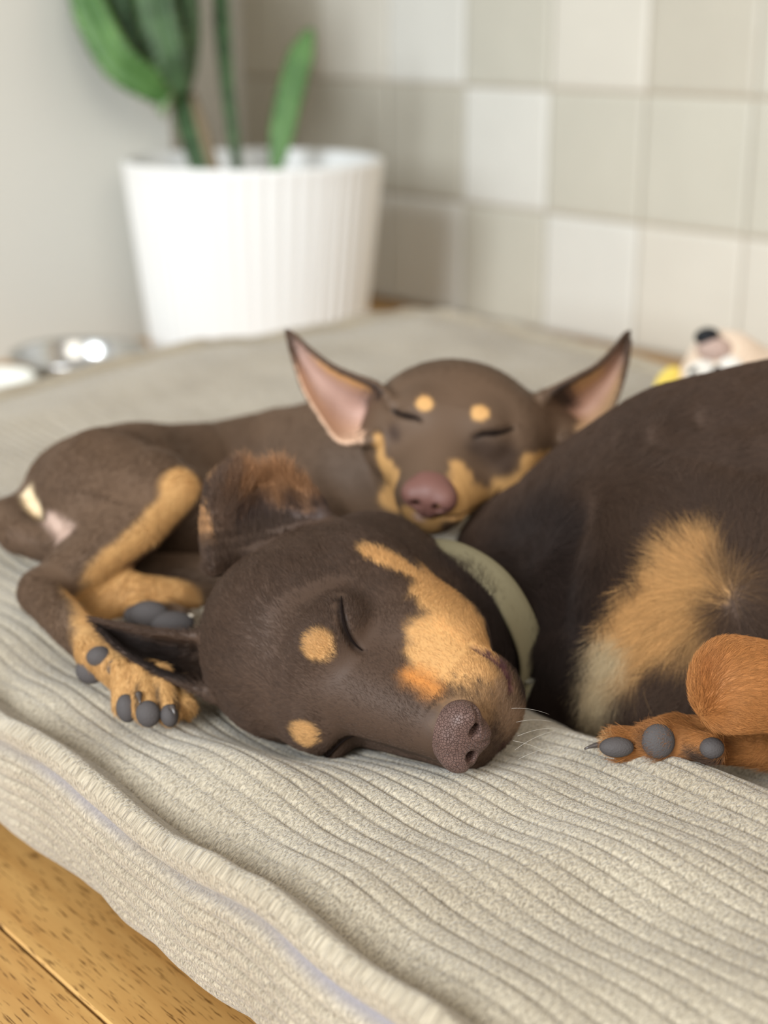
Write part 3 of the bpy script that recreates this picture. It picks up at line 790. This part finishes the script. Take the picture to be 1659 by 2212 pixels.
r2 = N(m_nose, 'ShaderNodeValToRGB'); r2.color_ramp.elements[0].position = .0; r2.color_ramp.elements[1].position = .09; r2.color_ramp.elements[0].color = (.5, .45, .45, 1); r2.color_ramp.elements[1].color = (1, 1, 1, 1); L(m_nose, vo.outputs['Distance'], r2.inputs[0])
mx = N(m_nose, 'ShaderNodeMix', data_type='RGBA', blend_type='MULTIPLY'); mx.inputs['Factor'].default_value = 1; L(m_nose, rp.outputs[0], mx.inputs['A']); L(m_nose, r2.outputs[0], mx.inputs['B']); L(m_nose, mx.outputs['Result'], bsdf(m_nose).inputs['Base Color'])
bp = N(m_nose, 'ShaderNodeBump'); bp.inputs['Strength'].default_value = .9; bp.inputs['Distance'].default_value = .0006; L(m_nose, r2.outputs[0], bp.inputs['Height']); L(m_nose, bp.outputs[0], bsdf(m_nose).inputs['Normal'])
NC1 = H1(0, .0850, -.0185); nY_ = nrm(hY*.93 + hZ*.30); nZ_ = nrm(np.cross(hX, nY_)); nZ_ = nZ_ if nZ_ @ hZ > 0 else -nZ_
o = sdf_part('nose', nose_body(lambda x, y, z: NC1 + x*hX + y*nY_ + z*nZ_, [hX, nY_, nZ_], (0, 0, 0), 1.06), .0005*QUICK, m_nose, dog); o['label'] = 'matte liver brown nose leather'
m_lid = mat('lid_skin', srgb(24, 17, 15), .9, spec=.05)
def lid(pts, r, parent):
    pts = np.array(pts); t = np.linspace(0, len(pts)-1, 24); q = np.stack([np.interp(t, np.arange(len(pts)), pts[:, k]) for k in range(3)], 1)
    for _ in range(3): q[1:-1] = (q[:-2] + q[1:-1] + q[2:])/3
    o = tube('eyelid', q, r*np.sin(np.linspace(.15, math.pi-.15, 24))**.5, m_lid, parent, n=7); return o
for f_ in (lambda q: q, mir): lid([f_(q) - .0004*hZ for q in EYE1], .0007, dog)
# pads and claws
def pad(prims, parent, m=None, h=.0008, name='paw_pad'):
    B = Body()
    for p_ in prims: B.u(p_, .003)
    return sdf_part(name, B, h*QUICK, m or m_pad, parent)
pad([ell(P(1422, 1601, .722), (.0082, .005, .0085), [cR, cF, cU])], dog)
pad([ell(P(1332, 1614, .726), (.0085, .005, .0050), [cR, cF, cU])], dog)
pad([ell(P(1538, 1616, .716), (.0060, .005, .0052), [cR, cF, cU])], dog)
def claw(p0, p1, r, parent, m):
    p0, p1 = np.array(p0), np.array(p1); mid = (p0+p1)/2 + np.array([0, 0, .0015])
    t = np.linspace(0, 1, 7)[:, None]; pts = (1-t)**2*p0 + 2*t*(1-t)*mid + t*t*p1
    tube('claw', pts, np.linspace(r, r*.2, 7), m, parent, n=8)
claw(P(1405, 1592, .735), P(1352, 1588, .735), .0028, dog, m_claw)
claw(P(1310, 1608, .737), P(1262, 1618, .735), .0024, dog, m_clawd)
claw(P(1395, 1586, .742), P(1330, 1583, .744), .0026, dog, m_clawd)
# whiskers
def whisker(p0, d_, ln, parent):
    p0 = np.array(p0); d_ = nrm(np.array(d_)); sag = np.array([0, 0, -1])
    t = np.linspace(0, 1, 8)[:, None]; tube('whisker', p0 + t*ln*d_ + t*t*ln*.25*sag, np.linspace(.00008, .00003, 8), m_white, parent, n=4)
for k, (x, y, ang) in enumerate([(1115, 1560, 15), (1118, 1590, 25), (1112, 1620, 38), (1105, 1530, 5), (1108, 1600, -8), (1120, 1640, 30)]):
    whisker(P(x, y, .705), cv(math.cos(math.radians(ang)), math.sin(math.radians(ang)), .15), .018 + .004*(k % 3), dog)

# ============================================================ collar
def collar():
    root = empty('dog_collar', P(1010, 1290, .85))
    Nn = cv(.62, .38, -.68); e1 = nrm(cv(.5, -.87, 0) - (cv(.5, -.87, 0) @ Nn)*Nn); e2 = np.cross(Nn, e1); e2 = e2 if e2 @ cF < 0 else -e2
    c0 = P(970, 1375, .870)
    def band(name, R1, R2, wd, th, t0, t1, sh, m):
        n = 90; V = []; prof = [(-1, 0), (-.96, .7), (-.85, 1), (-.4, 1.12), (0, 1.15), (.4, 1.12), (.85, 1), (.96, .7), (1, 0), (.9, -.6), (0, -.7), (-.9, -.6)]
        for i in range(n + 1):
            t = t0 + (t1 - t0)*i/n
            rad = math.cos(t)*e1*R1 + math.sin(t)*e2*R2; rn = nrm(math.cos(t)*e1*R2 + math.sin(t)*e2*R1)
            wob = .0005*math.sin(3*t) + .0002*math.sin(7*t + 1)
            for a, b in prof: V.append(c0 + rad + sh*Nn + rn*(b*th + wob) + Nn*(a*wd/2 + wob))
        k = len(prof); F = [(i*k + j, i*k + (j+1) % k, (i+1)*k + (j+1) % k, (i+1)*k + j) for i in range(n) for j in range(k)]
        F += [tuple(range(k)), tuple(n*k + j for j in range(k))[::-1]]
        return mesh_obj(name, V, F, m, root)
    m = mat('felt', srgb(134, 127, 98), .95, spec=.1, Sheen_Weight=.2); colour_noise(m, srgb(112, 106, 80), srgb(140, 133, 104), 160, lo=.3, hi=.7); noise_bump(m, 900, .6, .0012)
    m2 = mat('felt_back', srgb(122, 114, 90), .95, spec=.1); noise_bump(m2, 900, .5, .001)
    band('band', .0545, .0590, .023, .0022, 0, 2*math.pi, 0, m2)
    o = band('band_end', .0580, .0625, .0215, .0022, -1.6, 1.92 - 1.1, .000, m); o['label'] = 'thicker felt end folded over the band'
    # stitched edge of the overlapping end
    m3 = mat('stitch', srgb(150, 138, 100), .9)
    pts = []
    for t in np.linspace(-.2, .62, 30): pts.append(c0 + math.cos(t)*e1*.0602 + math.sin(t)*e2*.0648 + Nn*(.0065 + .0012*math.sin(9*t)))
    tube('stitching', pts, .0005, m3, root, n=5)
    tag(root, 'olive green felt dog collar around the neck of the larger dog', 'collar')
collar()

# ============================================================ the puppy
O2 = P(975, 905, .96)
gX = cv(.975, -.20, .14); gY = cv(-.18, -.55, .80); gY = nrm(gY - (gY @ gX)*gX); gZ = np.cross(gX, gY); gZ = gZ if gZ @ cF < 0 else -gZ
def H2(x, y, z): return O2 + x*gX + y*gY + z*gZ
AX2 = [gX, gY, gZ]
D2 = Body()
D2.u(ell(H2(0.002, -.029, -.014), (.0530, .038, .036), AX2), .01)
for s in (-1, 1):
    D2.u(ell(H2(s*.034, -.016, -.030), (.027, .034, .031), AX2), .018)
    D2.u(cap(H2(s*.016, .010, -.034), H2(s*.0095, .042, -.034), .0215, .0150), .012)
    D2.u(ell(H2(s*.029, .004, -.008), (.0100, .011, .010), AX2), .006)
    D2.u(ell(H2(s*.021, -.002, .003), (.012, .013, .010), AX2), .010)
D2.u(cap(H2(0, .0, -.012), H2(0, .046, -.023), .021, .0132), .02)
D2.u(cap(H2(0, -.02, -.052), H2(0, .040, -.047), .027, .0145), .014)
def eye2(s): return [H2(s*.0400, .003, -.0045), H2(s*.0365, .0105, -.0065), H2(s*.0310, .0150, -.0065), H2(s*.0255, .0175, -.0045), H2(s*.0205, .0195, -.0040)]
mir2 = lambda p: p - 2*((p - O2) @ gX)*gX
EYEL = [hit(D2, x, y) for x, y in ((846, 884), (862, 894), (880, 899), (897, 902), (908, 908))]
EYER = [hit(D2, x, y) for x, y in ((1108, 924), (1090, 932), (1066, 936), (1044, 936), (1026, 944))]
LIP2 = [hit(D2, x, y) for x, y in ((905, 1108), (960, 1118), (1010, 1108), (1052, 1088), (1080, 1060))]
for e in (EYEL, EYER): D2.sub(chain(e, [.0008, .0012, .0014, .0012, .0008]), .003)
D2.sub(chain(LIP2, [.0008, .0010, .0011, .0010, .0008]), .0025)
M2 = lambda *pts: marks(D2, pts)
# neck, trunk
D2.u(cap(P(1130, 930, 1.0), P(1235, 962, 1.02), .022, .018), .012)
D2.u(chain([P(990, 960, 1.03), P(900, 1010, 1.08), P(780, 1020, 1.10)], [.046, .048, .052]), .03)
D2.u(chain([P(780, 1015, 1.11), P(620, 1030, 1.13), P(470, 1040, 1.12), P(330, 1050, 1.08)], [.052, .053, .045, .044]), .03)
D2.u(ell(P(250, 1060, 1.04), (.050, .05, .044), [cv(1, .25, 0), cF, cv(-.25, 1, 0)]), .03)      # haunch
D2.u(ell(P(160, 1075, 1.02), (.032, .04, .034), [cv(1, .5, 0), cF, cv(-.5, 1, 0)]), .025)
D2.u(chain([P(230, 1060, .985), P(330, 1060, .965), P(382, 1055, .955)], [.042, .028, .0145]), .02)   # thigh
D2.u(chain([P(385, 1062, .950), P(300, 1140, .935), P(200, 1210, .92), P(95, 1275, .905)], [.0150, .0170, .0155, .0125]), .012)   # shin
D2.u(cap(P(230, 1120, .955), P(150, 1235, .93), .024, .014), .02)
D2.u(chain([P(88, 1282, .90), P(150, 1350, .865), P(215, 1410, .835)], [.0125, .0115, .0110]), .010)    # metatarsus
D2.u(chain([P(215, 1410, .835), P(265, 1450, .828), P(315, 1470, .822)], [.0110, .0120, .0125]), .008)
toes2 = [((262, 1440, .816), (270, 1522, .806), .0070), ((302, 1450, .812), (318, 1532, .797), .0078), ((345, 1455, .812), (361, 1536, .798), .0074), ((380, 1475, .818), (400, 1528, .806), .0062)]
for a, b, r in toes2: D2.u(cap(P(*a), P(*b), r*.85, r), .0018)
# other hind foot lying behind
D2.u(chain([P(230, 1300, .93), P(300, 1282, .93), P(380, 1285, .935), P(450, 1300, .95)], [.0135, .0125, .0105, .011]), .012)
for a, b, r in [((300, 1318, .915), (330, 1330, .905), .0085), ((355, 1322, .915), (385, 1338, .908), .0085)]: D2.u(cap(P(*a), P(*b), r, r), .004)
# belly and far foreleg
D2.u(cap(P(420, 1150, 1.04), P(620, 1170, 1.05), .035, .04), .03)
D2.u(cap(P(300, 1240, .985), P(480, 1250, .99), .014, .017), .01)
# tail
D2.u(chain([P(75, 1100, 1.02), P(15, 1118, .985), P(40, 1155, .965), P(110, 1180, .955), P(200, 1215, .95)], [.014, .0135, .0125, .011, .009]), .012)
# ears: rows run from the base out to the tip
ear_l = ear_grid([
    [(848, 872, .965), (838, 888, .985), (828, 905, .99), (820, 925, .985), (812, 948, .965)],
    [(815, 832, .97), (800, 860, 1.00), (785, 900, 1.01), (775, 935, 1.0), (768, 958, .97)],
    [(768, 812, .975), (752, 845, 1.0), (738, 885, 1.01), (730, 925, 1.0), (728, 952, .975)],
    [(715, 788, .98), (706, 815, .998), (698, 850, 1.003), (692, 880, .998), (690, 902, .98)],
    [(668, 752, .985), (664, 775, .997), (660, 800, 1.0), (658, 825, .997), (656, 845, .985)],
    [(636, 722, .99), (636, 735, .996), (635, 752, .997), (634, 768, .996), (634, 780, .99)],
    [(617, 711, .995), (618, 716, .997), (619, 722, .997), (620, 728, .997), (621, 734, .995)]])
thp = np.array([[.0042]*5, [.0026]*5, [.0018]*5, [.0016]*5, [.0015]*5, [.0013]*5, [.0010]*5])
E3 = sheet(ear_l, thp); D2.u(E3, .006)
ear_r = ear_grid([
    [(1172, 858, .985), (1190, 880, 1.005), (1205, 900, 1.01), (1218, 925, 1.005), (1228, 955, .985)],
    [(1205, 836, .985), (1225, 862, 1.01), (1243, 895, 1.02), (1256, 925, 1.01), (1268, 948, .985)],
    [(1248, 812, .985), (1262, 842, 1.01), (1278, 875, 1.018), (1290, 905, 1.01), (1298, 928, .985)],
    [(1290, 788, .988), (1300, 812, 1.005), (1309, 840, 1.01), (1316, 865, 1.005), (1322, 885, .988)],
    [(1325, 752, .992), (1331, 772, 1.002), (1336, 795, 1.005), (1340, 815, 1.002), (1343, 832, .992)],
    [(1347, 724, .996), (1350, 738, 1.002), (1353, 752, 1.003), (1355, 768, 1.002), (1356, 780, .996)],
    [(1360, 713, 1.0), (1361, 718, 1.001), (1362, 723, 1.001), (1363, 728, 1.001), (1363, 734, 1.0)]])
E4 = sheet(ear_r, thp); D2.u(E4, .006)
TAN2 = srgb(192, 148, 94)
lay2 = [
    (M2((1000, 1035, 30), (985, 1085, 42), (1040, 1095, 50), (1090, 1060, 38), (1130, 1030, 26)), TAN2, .0045, .0035),
    (M2((1140, 1000, 20), (1175, 1000, 30), (1150, 1030, 30)), TAN2*1.03, .0025, .002),
    (M2((990, 1010, 18), (1000, 1060, 22)), TAN2, .003, .002),
    (M2((820, 985, 10), (832, 1010, 20), (850, 1040, 26), (850, 1085, 34)), TAN2, .0025, .002),
    (M2((818, 945, 9), (820, 975, 9)), TAN2, .0016, .001),
    (M2((880, 1110, 22), (930, 1125, 24), (990, 1135, 24), (1040, 1130, 24)), TAN2*.95, .003, .002),
    (M2((905, 1118, 12)), srgb(190, 156, 140), .003, .001),
    (M2((917, 871, 19)), TAN2*1.08, .0014, .001),
    (M2((1037, 891, 20)), TAN2*1.08, .0014, .001),
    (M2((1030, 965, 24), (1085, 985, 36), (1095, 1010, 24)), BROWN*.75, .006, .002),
    (M2((850, 935, 14)), DARK*1.1, .006, .002),
    # hind leg stripe
    (chain([P(395, 1045, .935), P(385, 1090, .93), P(310, 1165, .915), P(225, 1245, .90), P(170, 1300, .885), P(200, 1395, .83)], [.013, .0115, .0115, .0125, .011, .009]), TAN2*.92, .003, .002),
    (chain([P(200, 1405, .83), P(270, 1460, .82), P(330, 1500, .80), P(410, 1520, .80)], [.012, .018, .022, .016]), TAN2*.85, .004, .003),
    (M2((296, 1478, 4), (296, 1500, 5), (298, 1530, 5)), DARK*.7, .0015, .0006), (M2((338, 1478, 4), (340, 1500, 5), (342, 1532, 5)), DARK*.7, .0015, .0006), (M2((376, 1490, 4), (380, 1530, 5)), DARK*.7, .0015, .0006),  # shade in the gaps between the toes, painted into the coat
    (chain([P(210, 1300, .92), P(300, 1282, .92), P(395, 1290, .925)], [.018, .016, .014]), TAN2*.95, .004, .002),
    (M2((62, 1065, 22), (78, 1100, 22)), CREAM, .003, .001),
    (M2((105, 1122, 18), (145, 1148, 20)), srgb(186, 160, 146), .004, .001),
]
for e in (EYEL, EYER): lay2.append((chain(e, [.0012, .0020, .0024, .0020, .0014]), srgb(32, 22, 19), .0016, .0003))
lay2.append((chain(LIP2, [.0008, .0010, .0011, .0010, .0008]), srgb(110, 76, 60), .001, .0002))
def e3f(r, c, side, p):
    pk = mixc(PINK*.85, srgb(214, 176, 148), sstep(.25, .0, np.abs(c - .4)) * .0 + sstep(.5, .9, c))
    pk = mixc(pk, srgb(206, 158, 104), sstep(.22, .05, c)*sstep(.1, .25, r)*sstep(.7, .5, r))
    base = mixc(pk, BROWN, np.clip(sstep(.70, .88, r) + sstep(.07, .02, c) + sstep(.96, .99, c)*0, 0, 1))
    base = mixc(base, DARK*.6, sstep(.28, .12, r)*sstep(.45, .2, c))
    return base, sstep(.0, .35, side)*sstep(.04, .14, r)
def e4f(r, c, side, p):
    pk = mixc(srgb(150, 116, 98), srgb(176, 142, 106), sstep(.5, .9, c))
    pk = mixc(pk, srgb(190, 150, 104), sstep(.30, .1, c)*sstep(.2, .3, r)*sstep(.6, .45, r))
    base = mixc(pk, BROWN*.9, np.clip(sstep(.60, .85, r) + sstep(.08, .02, c) + sstep(.93, .98, c)*.7, 0, 1))
    base = mixc(base, DARK*.6, sstep(.32, .16, r)*sstep(.5, .25, c))
    return base, sstep(.0, .35, side)*sstep(.04, .14, r)
BROWN2 = srgb(93, 73, 57)
def col2(p, nn):
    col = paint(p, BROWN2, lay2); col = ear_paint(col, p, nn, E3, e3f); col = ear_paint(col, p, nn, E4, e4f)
    return np.clip(col, .003, 1)
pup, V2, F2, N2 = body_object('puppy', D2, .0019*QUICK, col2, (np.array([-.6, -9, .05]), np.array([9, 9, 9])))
tag(pup, 'small brown puppy asleep with large upright ears and chin on the larger dog\'s neck', 'dog')
flow2 = [(H2(0, .03, -.01), -gY), (H2(0, -.03, .03), -gY), (H2(.04, 0, -.02), -gY + gX), (H2(-.04, 0, -.02), -gY - gX), (P(700, 950, 1.1), cv(-1, -.1, 0)), (P(500, 950, 1.1), cv(-1, -.1, 0)),
         (P(250, 1000, 1.0), cv(-.9, -.5, 0)), (P(350, 1100, .94), cv(-.5, -.9, 0)), (P(150, 1250, .9), cv(-.7, -.7, 0)), (P(180, 1380, .85), cv(.6, -.8, 0)), (P(330, 1500, .8), cv(.2, -1, 0)),
         (P(700, 830, 1.0), cv(-.8, .5, 0)), (P(1320, 820, 1.0), cv(.7, .6, 0)), (P(60, 1150, .96), cv(.5, -.8, 0))]
def dens2(p):
    d = (np.linalg.norm(p - H2(0, .058, -.022), axis=1) > .0125).astype(float)
    for E in (E3, E4): d = d*np.where(np.linalg.norm(p - E[1], axis=1) < E[2]*.8, .35, 1)
    return d
def len2(p):
    d = np.linalg.norm(p - H2(0, .03, -.02), axis=1); l = .0028 + .0026*sstep(.03, .1, d)
    for E in (E3, E4): l = np.where(np.linalg.norm(p - E[1], axis=1) < E[2]*.85, .0022, l)
    return l
make_fur(V2, F2, N2, col2, 130000, len2, flow2, 'fur', pup, rad=.00011, lift=.16, densf=dens2)
m_nose2 = mat('puppy_nose', srgb(112, 76, 68), .5, spec=.35); noise_bump(m_nose2, 900, .4, .0004, vor=True)
o = sdf_part('nose', nose_body(H2, AX2, (0, .0575, -.0225), 1.02), .0007*QUICK, m_nose2, pup); o['label'] = 'reddish brown nose leather'
for (x, y, D, rx, ry) in [(274, 1530, .800, .0058, .0078), (320, 1542, .790, .0066, .0072), (366, 1546, .791, .0048, .0062), (215, 1418, .824, .0075, .0062), (262, 1442, .818, .0080, .0062), (197, 1447, .83, .0088, .0080)]:
    pad([ell(P(x, y, D), (rx, .0050, ry), [cv(1, .15, 0), cF, cv(-.15, 1, 0)])], pup)
for (x, y, D, rx, ry) in [(322, 1326, .898, .012, .0080), (372, 1345, .896, .0135, .0072), (288, 1330, .905, .006, .006)]:
    pad([ell(P(x, y, D), (rx, .006, ry), [cR, cF, cU])], pup)
for e in (EYEL, EYER): lid(e, .0010, pup)
claw(P(392, 1338, .90), P(418, 1330, .895), .0030, pup, m_claw)
claw(P(372, 1528, .787), P(378, 1545, .784), .0022, pup, m_clawd)
claw(P(300, 1500, .793), P(303, 1520, .788), .0022, pup, m_clawd)

# ============================================================ pot with cactus
def potted():
    c = P(548, 370, 2.16); c[2] = 0
    root = empty('potted_cactus', c)
    m = mat('pot_glaze', srgb(238, 239, 238), .4, spec=.45)
    hz = .292; R0, R1 = .160, .189; n = 52
    def rm(t, r, z):
        k = max(0, min(1, (z - .004)/.02))*max(0, min(1, (hz - .004 - z)/.012)) if r > .155 else 0
        return .0042*(abs(math.cos(n*t/2))**.7 - 1)*k
    prof = [(.0, .0), (R0 - .02, .0), (R0 - .004, .004)] + [(R0 + (R1-R0)*k/10, .012 + (hz - .02)*k/10) for k in range(11)] + [(R1 + .0005, hz - .003), (R1 - .003, hz), (R1 - .009, hz), (R1 - .012, hz - .006), (R1 - .020, .20), (R1 - .026, .19)]
    # keep the inner wall smooth
    V = []; nn = n*8
    for i in range(nn):
        t = 2*math.pi*i/nn
        for j, (r, z) in enumerate(prof):
            k = .0042*(abs(math.cos(n*t/2))**.7 - 1)*max(0, min(1, (z-.003)/.015))*max(0, min(1, (hz - z)/.01)) if 2 < j < 15 else 0
            V.append((c[0] + (r+k)*math.cos(t), c[1] + (r+k)*math.sin(t), z))
    mesh_obj('pot', V, rot_grid(nn, len(prof)), m, root)
    ms = mat('soil', srgb(70, 54, 42), .95); noise_bump(ms, 200, 1, .004)
    prof = [(0, .222), (.05, .226), (.12, .221), (.1665, .216), (.166, .19), (0, .19)]
    lathe('soil', prof, ms, root, c, 48, lambda t, r, z: .002*math.sin(9*t + r*90))
    mg = [mat('cactus_green', srgb(88, 134, 74), .45, spec=.4), mat('cactus_dark', srgb(64, 96, 58), .5, spec=.4), mat('cactus_pale', srgb(124, 148, 112), .5, spec=.4)]
    for q in mg: noise_bump(q, 60, .4, .003)
    colour_noise(mg[0], srgb(58, 98, 46), srgb(98, 138, 76), 30); colour_noise(mg[1], srgb(34, 56, 32), srgb(82, 112, 72), 30)
    m_th = mat('thorn', srgb(120, 96, 76), .6)
    mb = mat('stem_bark', srgb(124, 108, 84), .8); noise_bump(mb, 90, .6, .003)
    def stem(pts, rw, m, wings=3, rot=0, flat=1.0, thorns=True, core=.35, name='stem'):
        pts = np.array([P(*q) for q in pts]); 
        # resample smoothly
        k = len(pts); t = np.linspace(0, k-1, 60); i = np.clip(np.floor(t).astype(int), 0, k-2); f = (t-i)[:, None]
        g = lambda j: pts[np.clip(j, 0, k-1)]
        q = .5*(2*g(i) + (g(i+1)-g(i-1))*f + (2*g(i-1)-5*g(i)+4*g(i+1)-g(i+2))*f*f + (3*g(i)-g(i-1)-3*g(i+1)+g(i+2))*f**3)
        rr = np.interp(t, np.linspace(0, k-1, len(rw)), rw)
        T_ = nrm(np.gradient(q, axis=0)); V = []; n = wings*8
        for a in range(60):
            u = np.cross(T_[a], cF); u = u/np.linalg.norm(u); v = np.cross(T_[a], u)
            sc_ = 1 + .10*math.sin(a*1.9)
            for b in range(n):
                th = 2*math.pi*b/n + rot
                w_ = abs(math.cos(wings*(th - rot)/2))**2.2
                r = rr[a]*(core + (1-core)*w_*sc_)
                V.append(q[a] + r*(math.cos(th)*u + flat*math.sin(th)*v))
        F = [(i*n + j, i*n + (j+1) % n, (i+1)*n + (j+1) % n, (i+1)*n + j) for i in range(59) for j in range(n)] + [tuple(range(n))[::-1], tuple(59*n + j for j in range(n))]
        o = mesh_obj(name, V, F, m, root)
        if thorns:
            bm = bmesh.new()
            for a in range(2, 58, 3):
                u = np.cross(T_[a], cF); u = u/np.linalg.norm(u); v = np.cross(T_[a], u)
                for wg in range(wings):
                    th = 2*math.pi*wg/wings + rot; d_ = math.cos(th)*u + flat*math.sin(th)*v
                    for sgn in (-1, 1):
                        b0 = q[a] + rr[a]*d_*.97; tip = b0 + .006*nrm(d_) + sgn*.003*T_[a]; s1 = .0008*T_[a]; s2 = .0008*nrm(np.cross(d_, T_[a]))
                        vs = [bm.verts.new(x) for x in (b0 + s1, b0 + s2, b0 - s1 - s2, tip)]
                        for tr in ((0, 1, 3), (1, 2, 3), (2, 0, 3)): bm.faces.new([vs[x] for x in tr])
            me = bpy.data.meshes.new('thorns'); bm.to_mesh(me); bm.free(); me.materials.append(m_th)
            ot = bpy.data.objects.new('thorns', me); C.objects.link(ot); ot.parent = o; ot['kind'] = 'stuff'
        return o
    D = 2.16
    # trunk with its branching arms
    stem([(452, 420, D), (425, 340, D), (402, 260, D+.01), (388, 190, D+.02)], [.016, .017, .018, .016], mg[1], 3, .6)
    tube('bark_stem', [P(475, 410, D-.02), P(455, 340, D-.02), (P(432, 260, D-.01)), P(415, 205, D)], [.0095, .0085, .008, .006], mb, root, 10)
    stem([(385, 215, D), (330, 185, D-.03), (262, 135, D-.05), (215, 55, D-.06), (180, -40, D-.07), (150, -180, D-.08)], [.010, .024, .030, .031, .030, .022, .004], mg[0], 3, .25)
    stem([(390, 205, D+.02), (345, 150, D+.02), (300, 60, D-.0), (275, -60, D-.02), (262, -220, D-.03)], [.010, .030, .034, .034, .028, .004], mg[1], 3, 1.1)
    stem([(395, 200, D-.03), (370, 120, D-.05), (345, 20, D-.06), (330, -120, D-.07), (325, -240, D-.07)], [.010, .026, .033, .034, .026, .004], mg[1], 3, .3)
    stem([(400, 195, D), (400, 130, D-.01), (402, 40, D-.02), (395, -80, D-.02), (392, -200, D-.02)], [.008, .022, .026, .027, .022, .004], mg[1], 3, -.2)
    stem([(392, 208, D+.01), (310, 178, D-.0), (250, 95, D-.01), (232, -10, D-.02), (225, -150, D-.02)], [.010, .026, .031, .033, .030, .004], mg[1], 3, .7)
    stem([(402, 185, D+.05), (360, 215, D-.01), (352, 250, D-.03)], [.010, .013, .012, .003], mg[2], 3, .7)
    stem([(522, 420, D+.03), (512, 340, D+.03), (495, 200, D+.04), (486, 90, D+.05), (478, -40, D+.06), (470, -180, D+.07)], [.008, .009, .011, .013, .016, .014, .003], mg[1], 3, .0)
    stem([(590, 415, D+.03), (598, 350, D+.03), (618, 240, D+.03), (645, 135, D+.03), (672, 62, D+.03)], [.005, .009, .019, .0205, .019, .004], mg[0], 2, 0, .22)
    tag(root, 'large white ribbed pot holding a tall thorny green cactus in the corner', 'potted plant')
potted()

# ============================================================ bowls
def bowls():
    c = G(170, 758, .055); c[2] = 0
    root = empty('metal_bowl', c)
    m = mat('steel', (.55, .55, .54), .22, metal=1)
    R = .088
    prof = [(0, .012), (R*.6, .010), (R*.86, .018), (R*.93, .034), (R*.97, .052), (R, .055), (R*1.05, .0555), (R*1.07, .053), (R*1.06, .050), (R*1.03, .035), (R*1.08, .012), (R*1.12, .002), (R*1.10, .0), (R*.9, .0), (0, .004)]
    lathe('bowl', prof, m, root, c, 72)
    mr = mat('rubber', (.03, .03, .03), .7); lathe('rubber_ring', [(R*1.06, 0), (R*1.13, 0), (R*1.14, .003), (R*1.10, .005), (R*1.05, .002)], mr, root, c, 64)
    tag(root, 'shiny stainless steel pet bowl on the floor beside the white pot', 'bowl')
    c = G(-20, 825, .045); c[2] = 0
    root = empty('white_bowl', c)
    m = mat('white_ceramic', srgb(236, 236, 228), .3, spec=.5); R = .055
    prof = [(0, .012), (R*.6, .014), (R*.85, .03), (R*.95, .050), (R, .053), (R*1.05, .051), (R*1.04, .04), (R*.95, .02), (R*.75, .002), (R*.6, 0), (0, .002)]
    lathe('bowl', prof, m, root, c, 64)
    lathe('foot_ring', [(R*.62, 0), (R*.76, 0), (R*.78, .004), (R*.6, .004)], m, root, c, 48)
    tag(root, 'plain white bowl at the left edge in front of the steel bowl', 'bowl')
bowls()

# ============================================================ plush toy
def toy():
    D = 1.36
    B = Body()
    B.u(ell(P(1580, 850, D), (.050, .05, .046), [cv(1, .2, 0), cF, cv(-.2, 1, 0)]), .01)
    B.u(ell(P(1560, 775, D-.02), (.030, .032, .026), [cv(1, .1, 0), cF, cv(-.1, 1, 0)]), .02)
    B.u(ell(P(1700, 860, D+.02), (.06, .05, .042), [cR, cF, cU]), .03)
    B.u(ell(P(1490, 870, D), (.022, .02, .03), [cR, cF, cU]), .012)
    mt = mat('toy_plush', srgb(232, 208, 184), .95, spec=.1, Sheen_Weight=.3); noise_bump(mt, 300, .8, .003)
    V, F, Nn = B.mesh(.003*QUICK); o = mesh_obj('plush_toy', V, F, mt)
    mk = mat('toy_black', (.008, .009, .012), .6, spec=.3); mw = mat('toy_white', srgb(236, 230, 220), .95); noise_bump(mw, 300, .8, .003)
    my = mat('toy_yellow', srgb(226, 200, 96), .9); mpk = mat('toy_brown', srgb(186, 160, 148), .95); noise_bump(mpk, 300, .8, .003)
    pad([ell(P(1527, 727, D-.045), (.0112, .010, .0080), [cv(1, .15, 0), cF, cv(-.15, 1, 0)])], o, mk, .0015, 'nose')
    pad([ell(P(1545, 757, D-.040), (.017, .018, .0125), [cv(1, -.2, 0), cF, cv(.2, 1, 0)])], o, mpk, .002, 'muzzle')
    pad([ell(P(1520, 806, D-.046), (.016, .008, .012), [cR, cF, cU])], o, mw, .002, 'eye_patch')
    pad([ell(P(1578, 797, D-.052), (.012, .008, .012), [cR, cF, cU])], o, mw, .002, 'eye_patch')
    pad([ell(P(1496, 800, D-.056), (.0042, .004, .0022), [cv(1, .8, 0), cF, cv(-.8, 1, 0)])], o, mk, .001, 'eye')
    pad([ell(P(1552, 806, D-.060), (.0058, .005, .0068), [cv(1, .5, 0), cF, cv(-.5, 1, 0)])], o, mk, .001, 'eye')
    pad([ell(P(1442, 835, D-.01), (.012, .006, .020), [cv(1, -.5, 0), cF, cv(.5, 1, 0)])], o, my, .002, 'ear')
    tag(o, 'peach and white plush toy animal with a black nose behind the larger dog', 'soft toy')
toy()
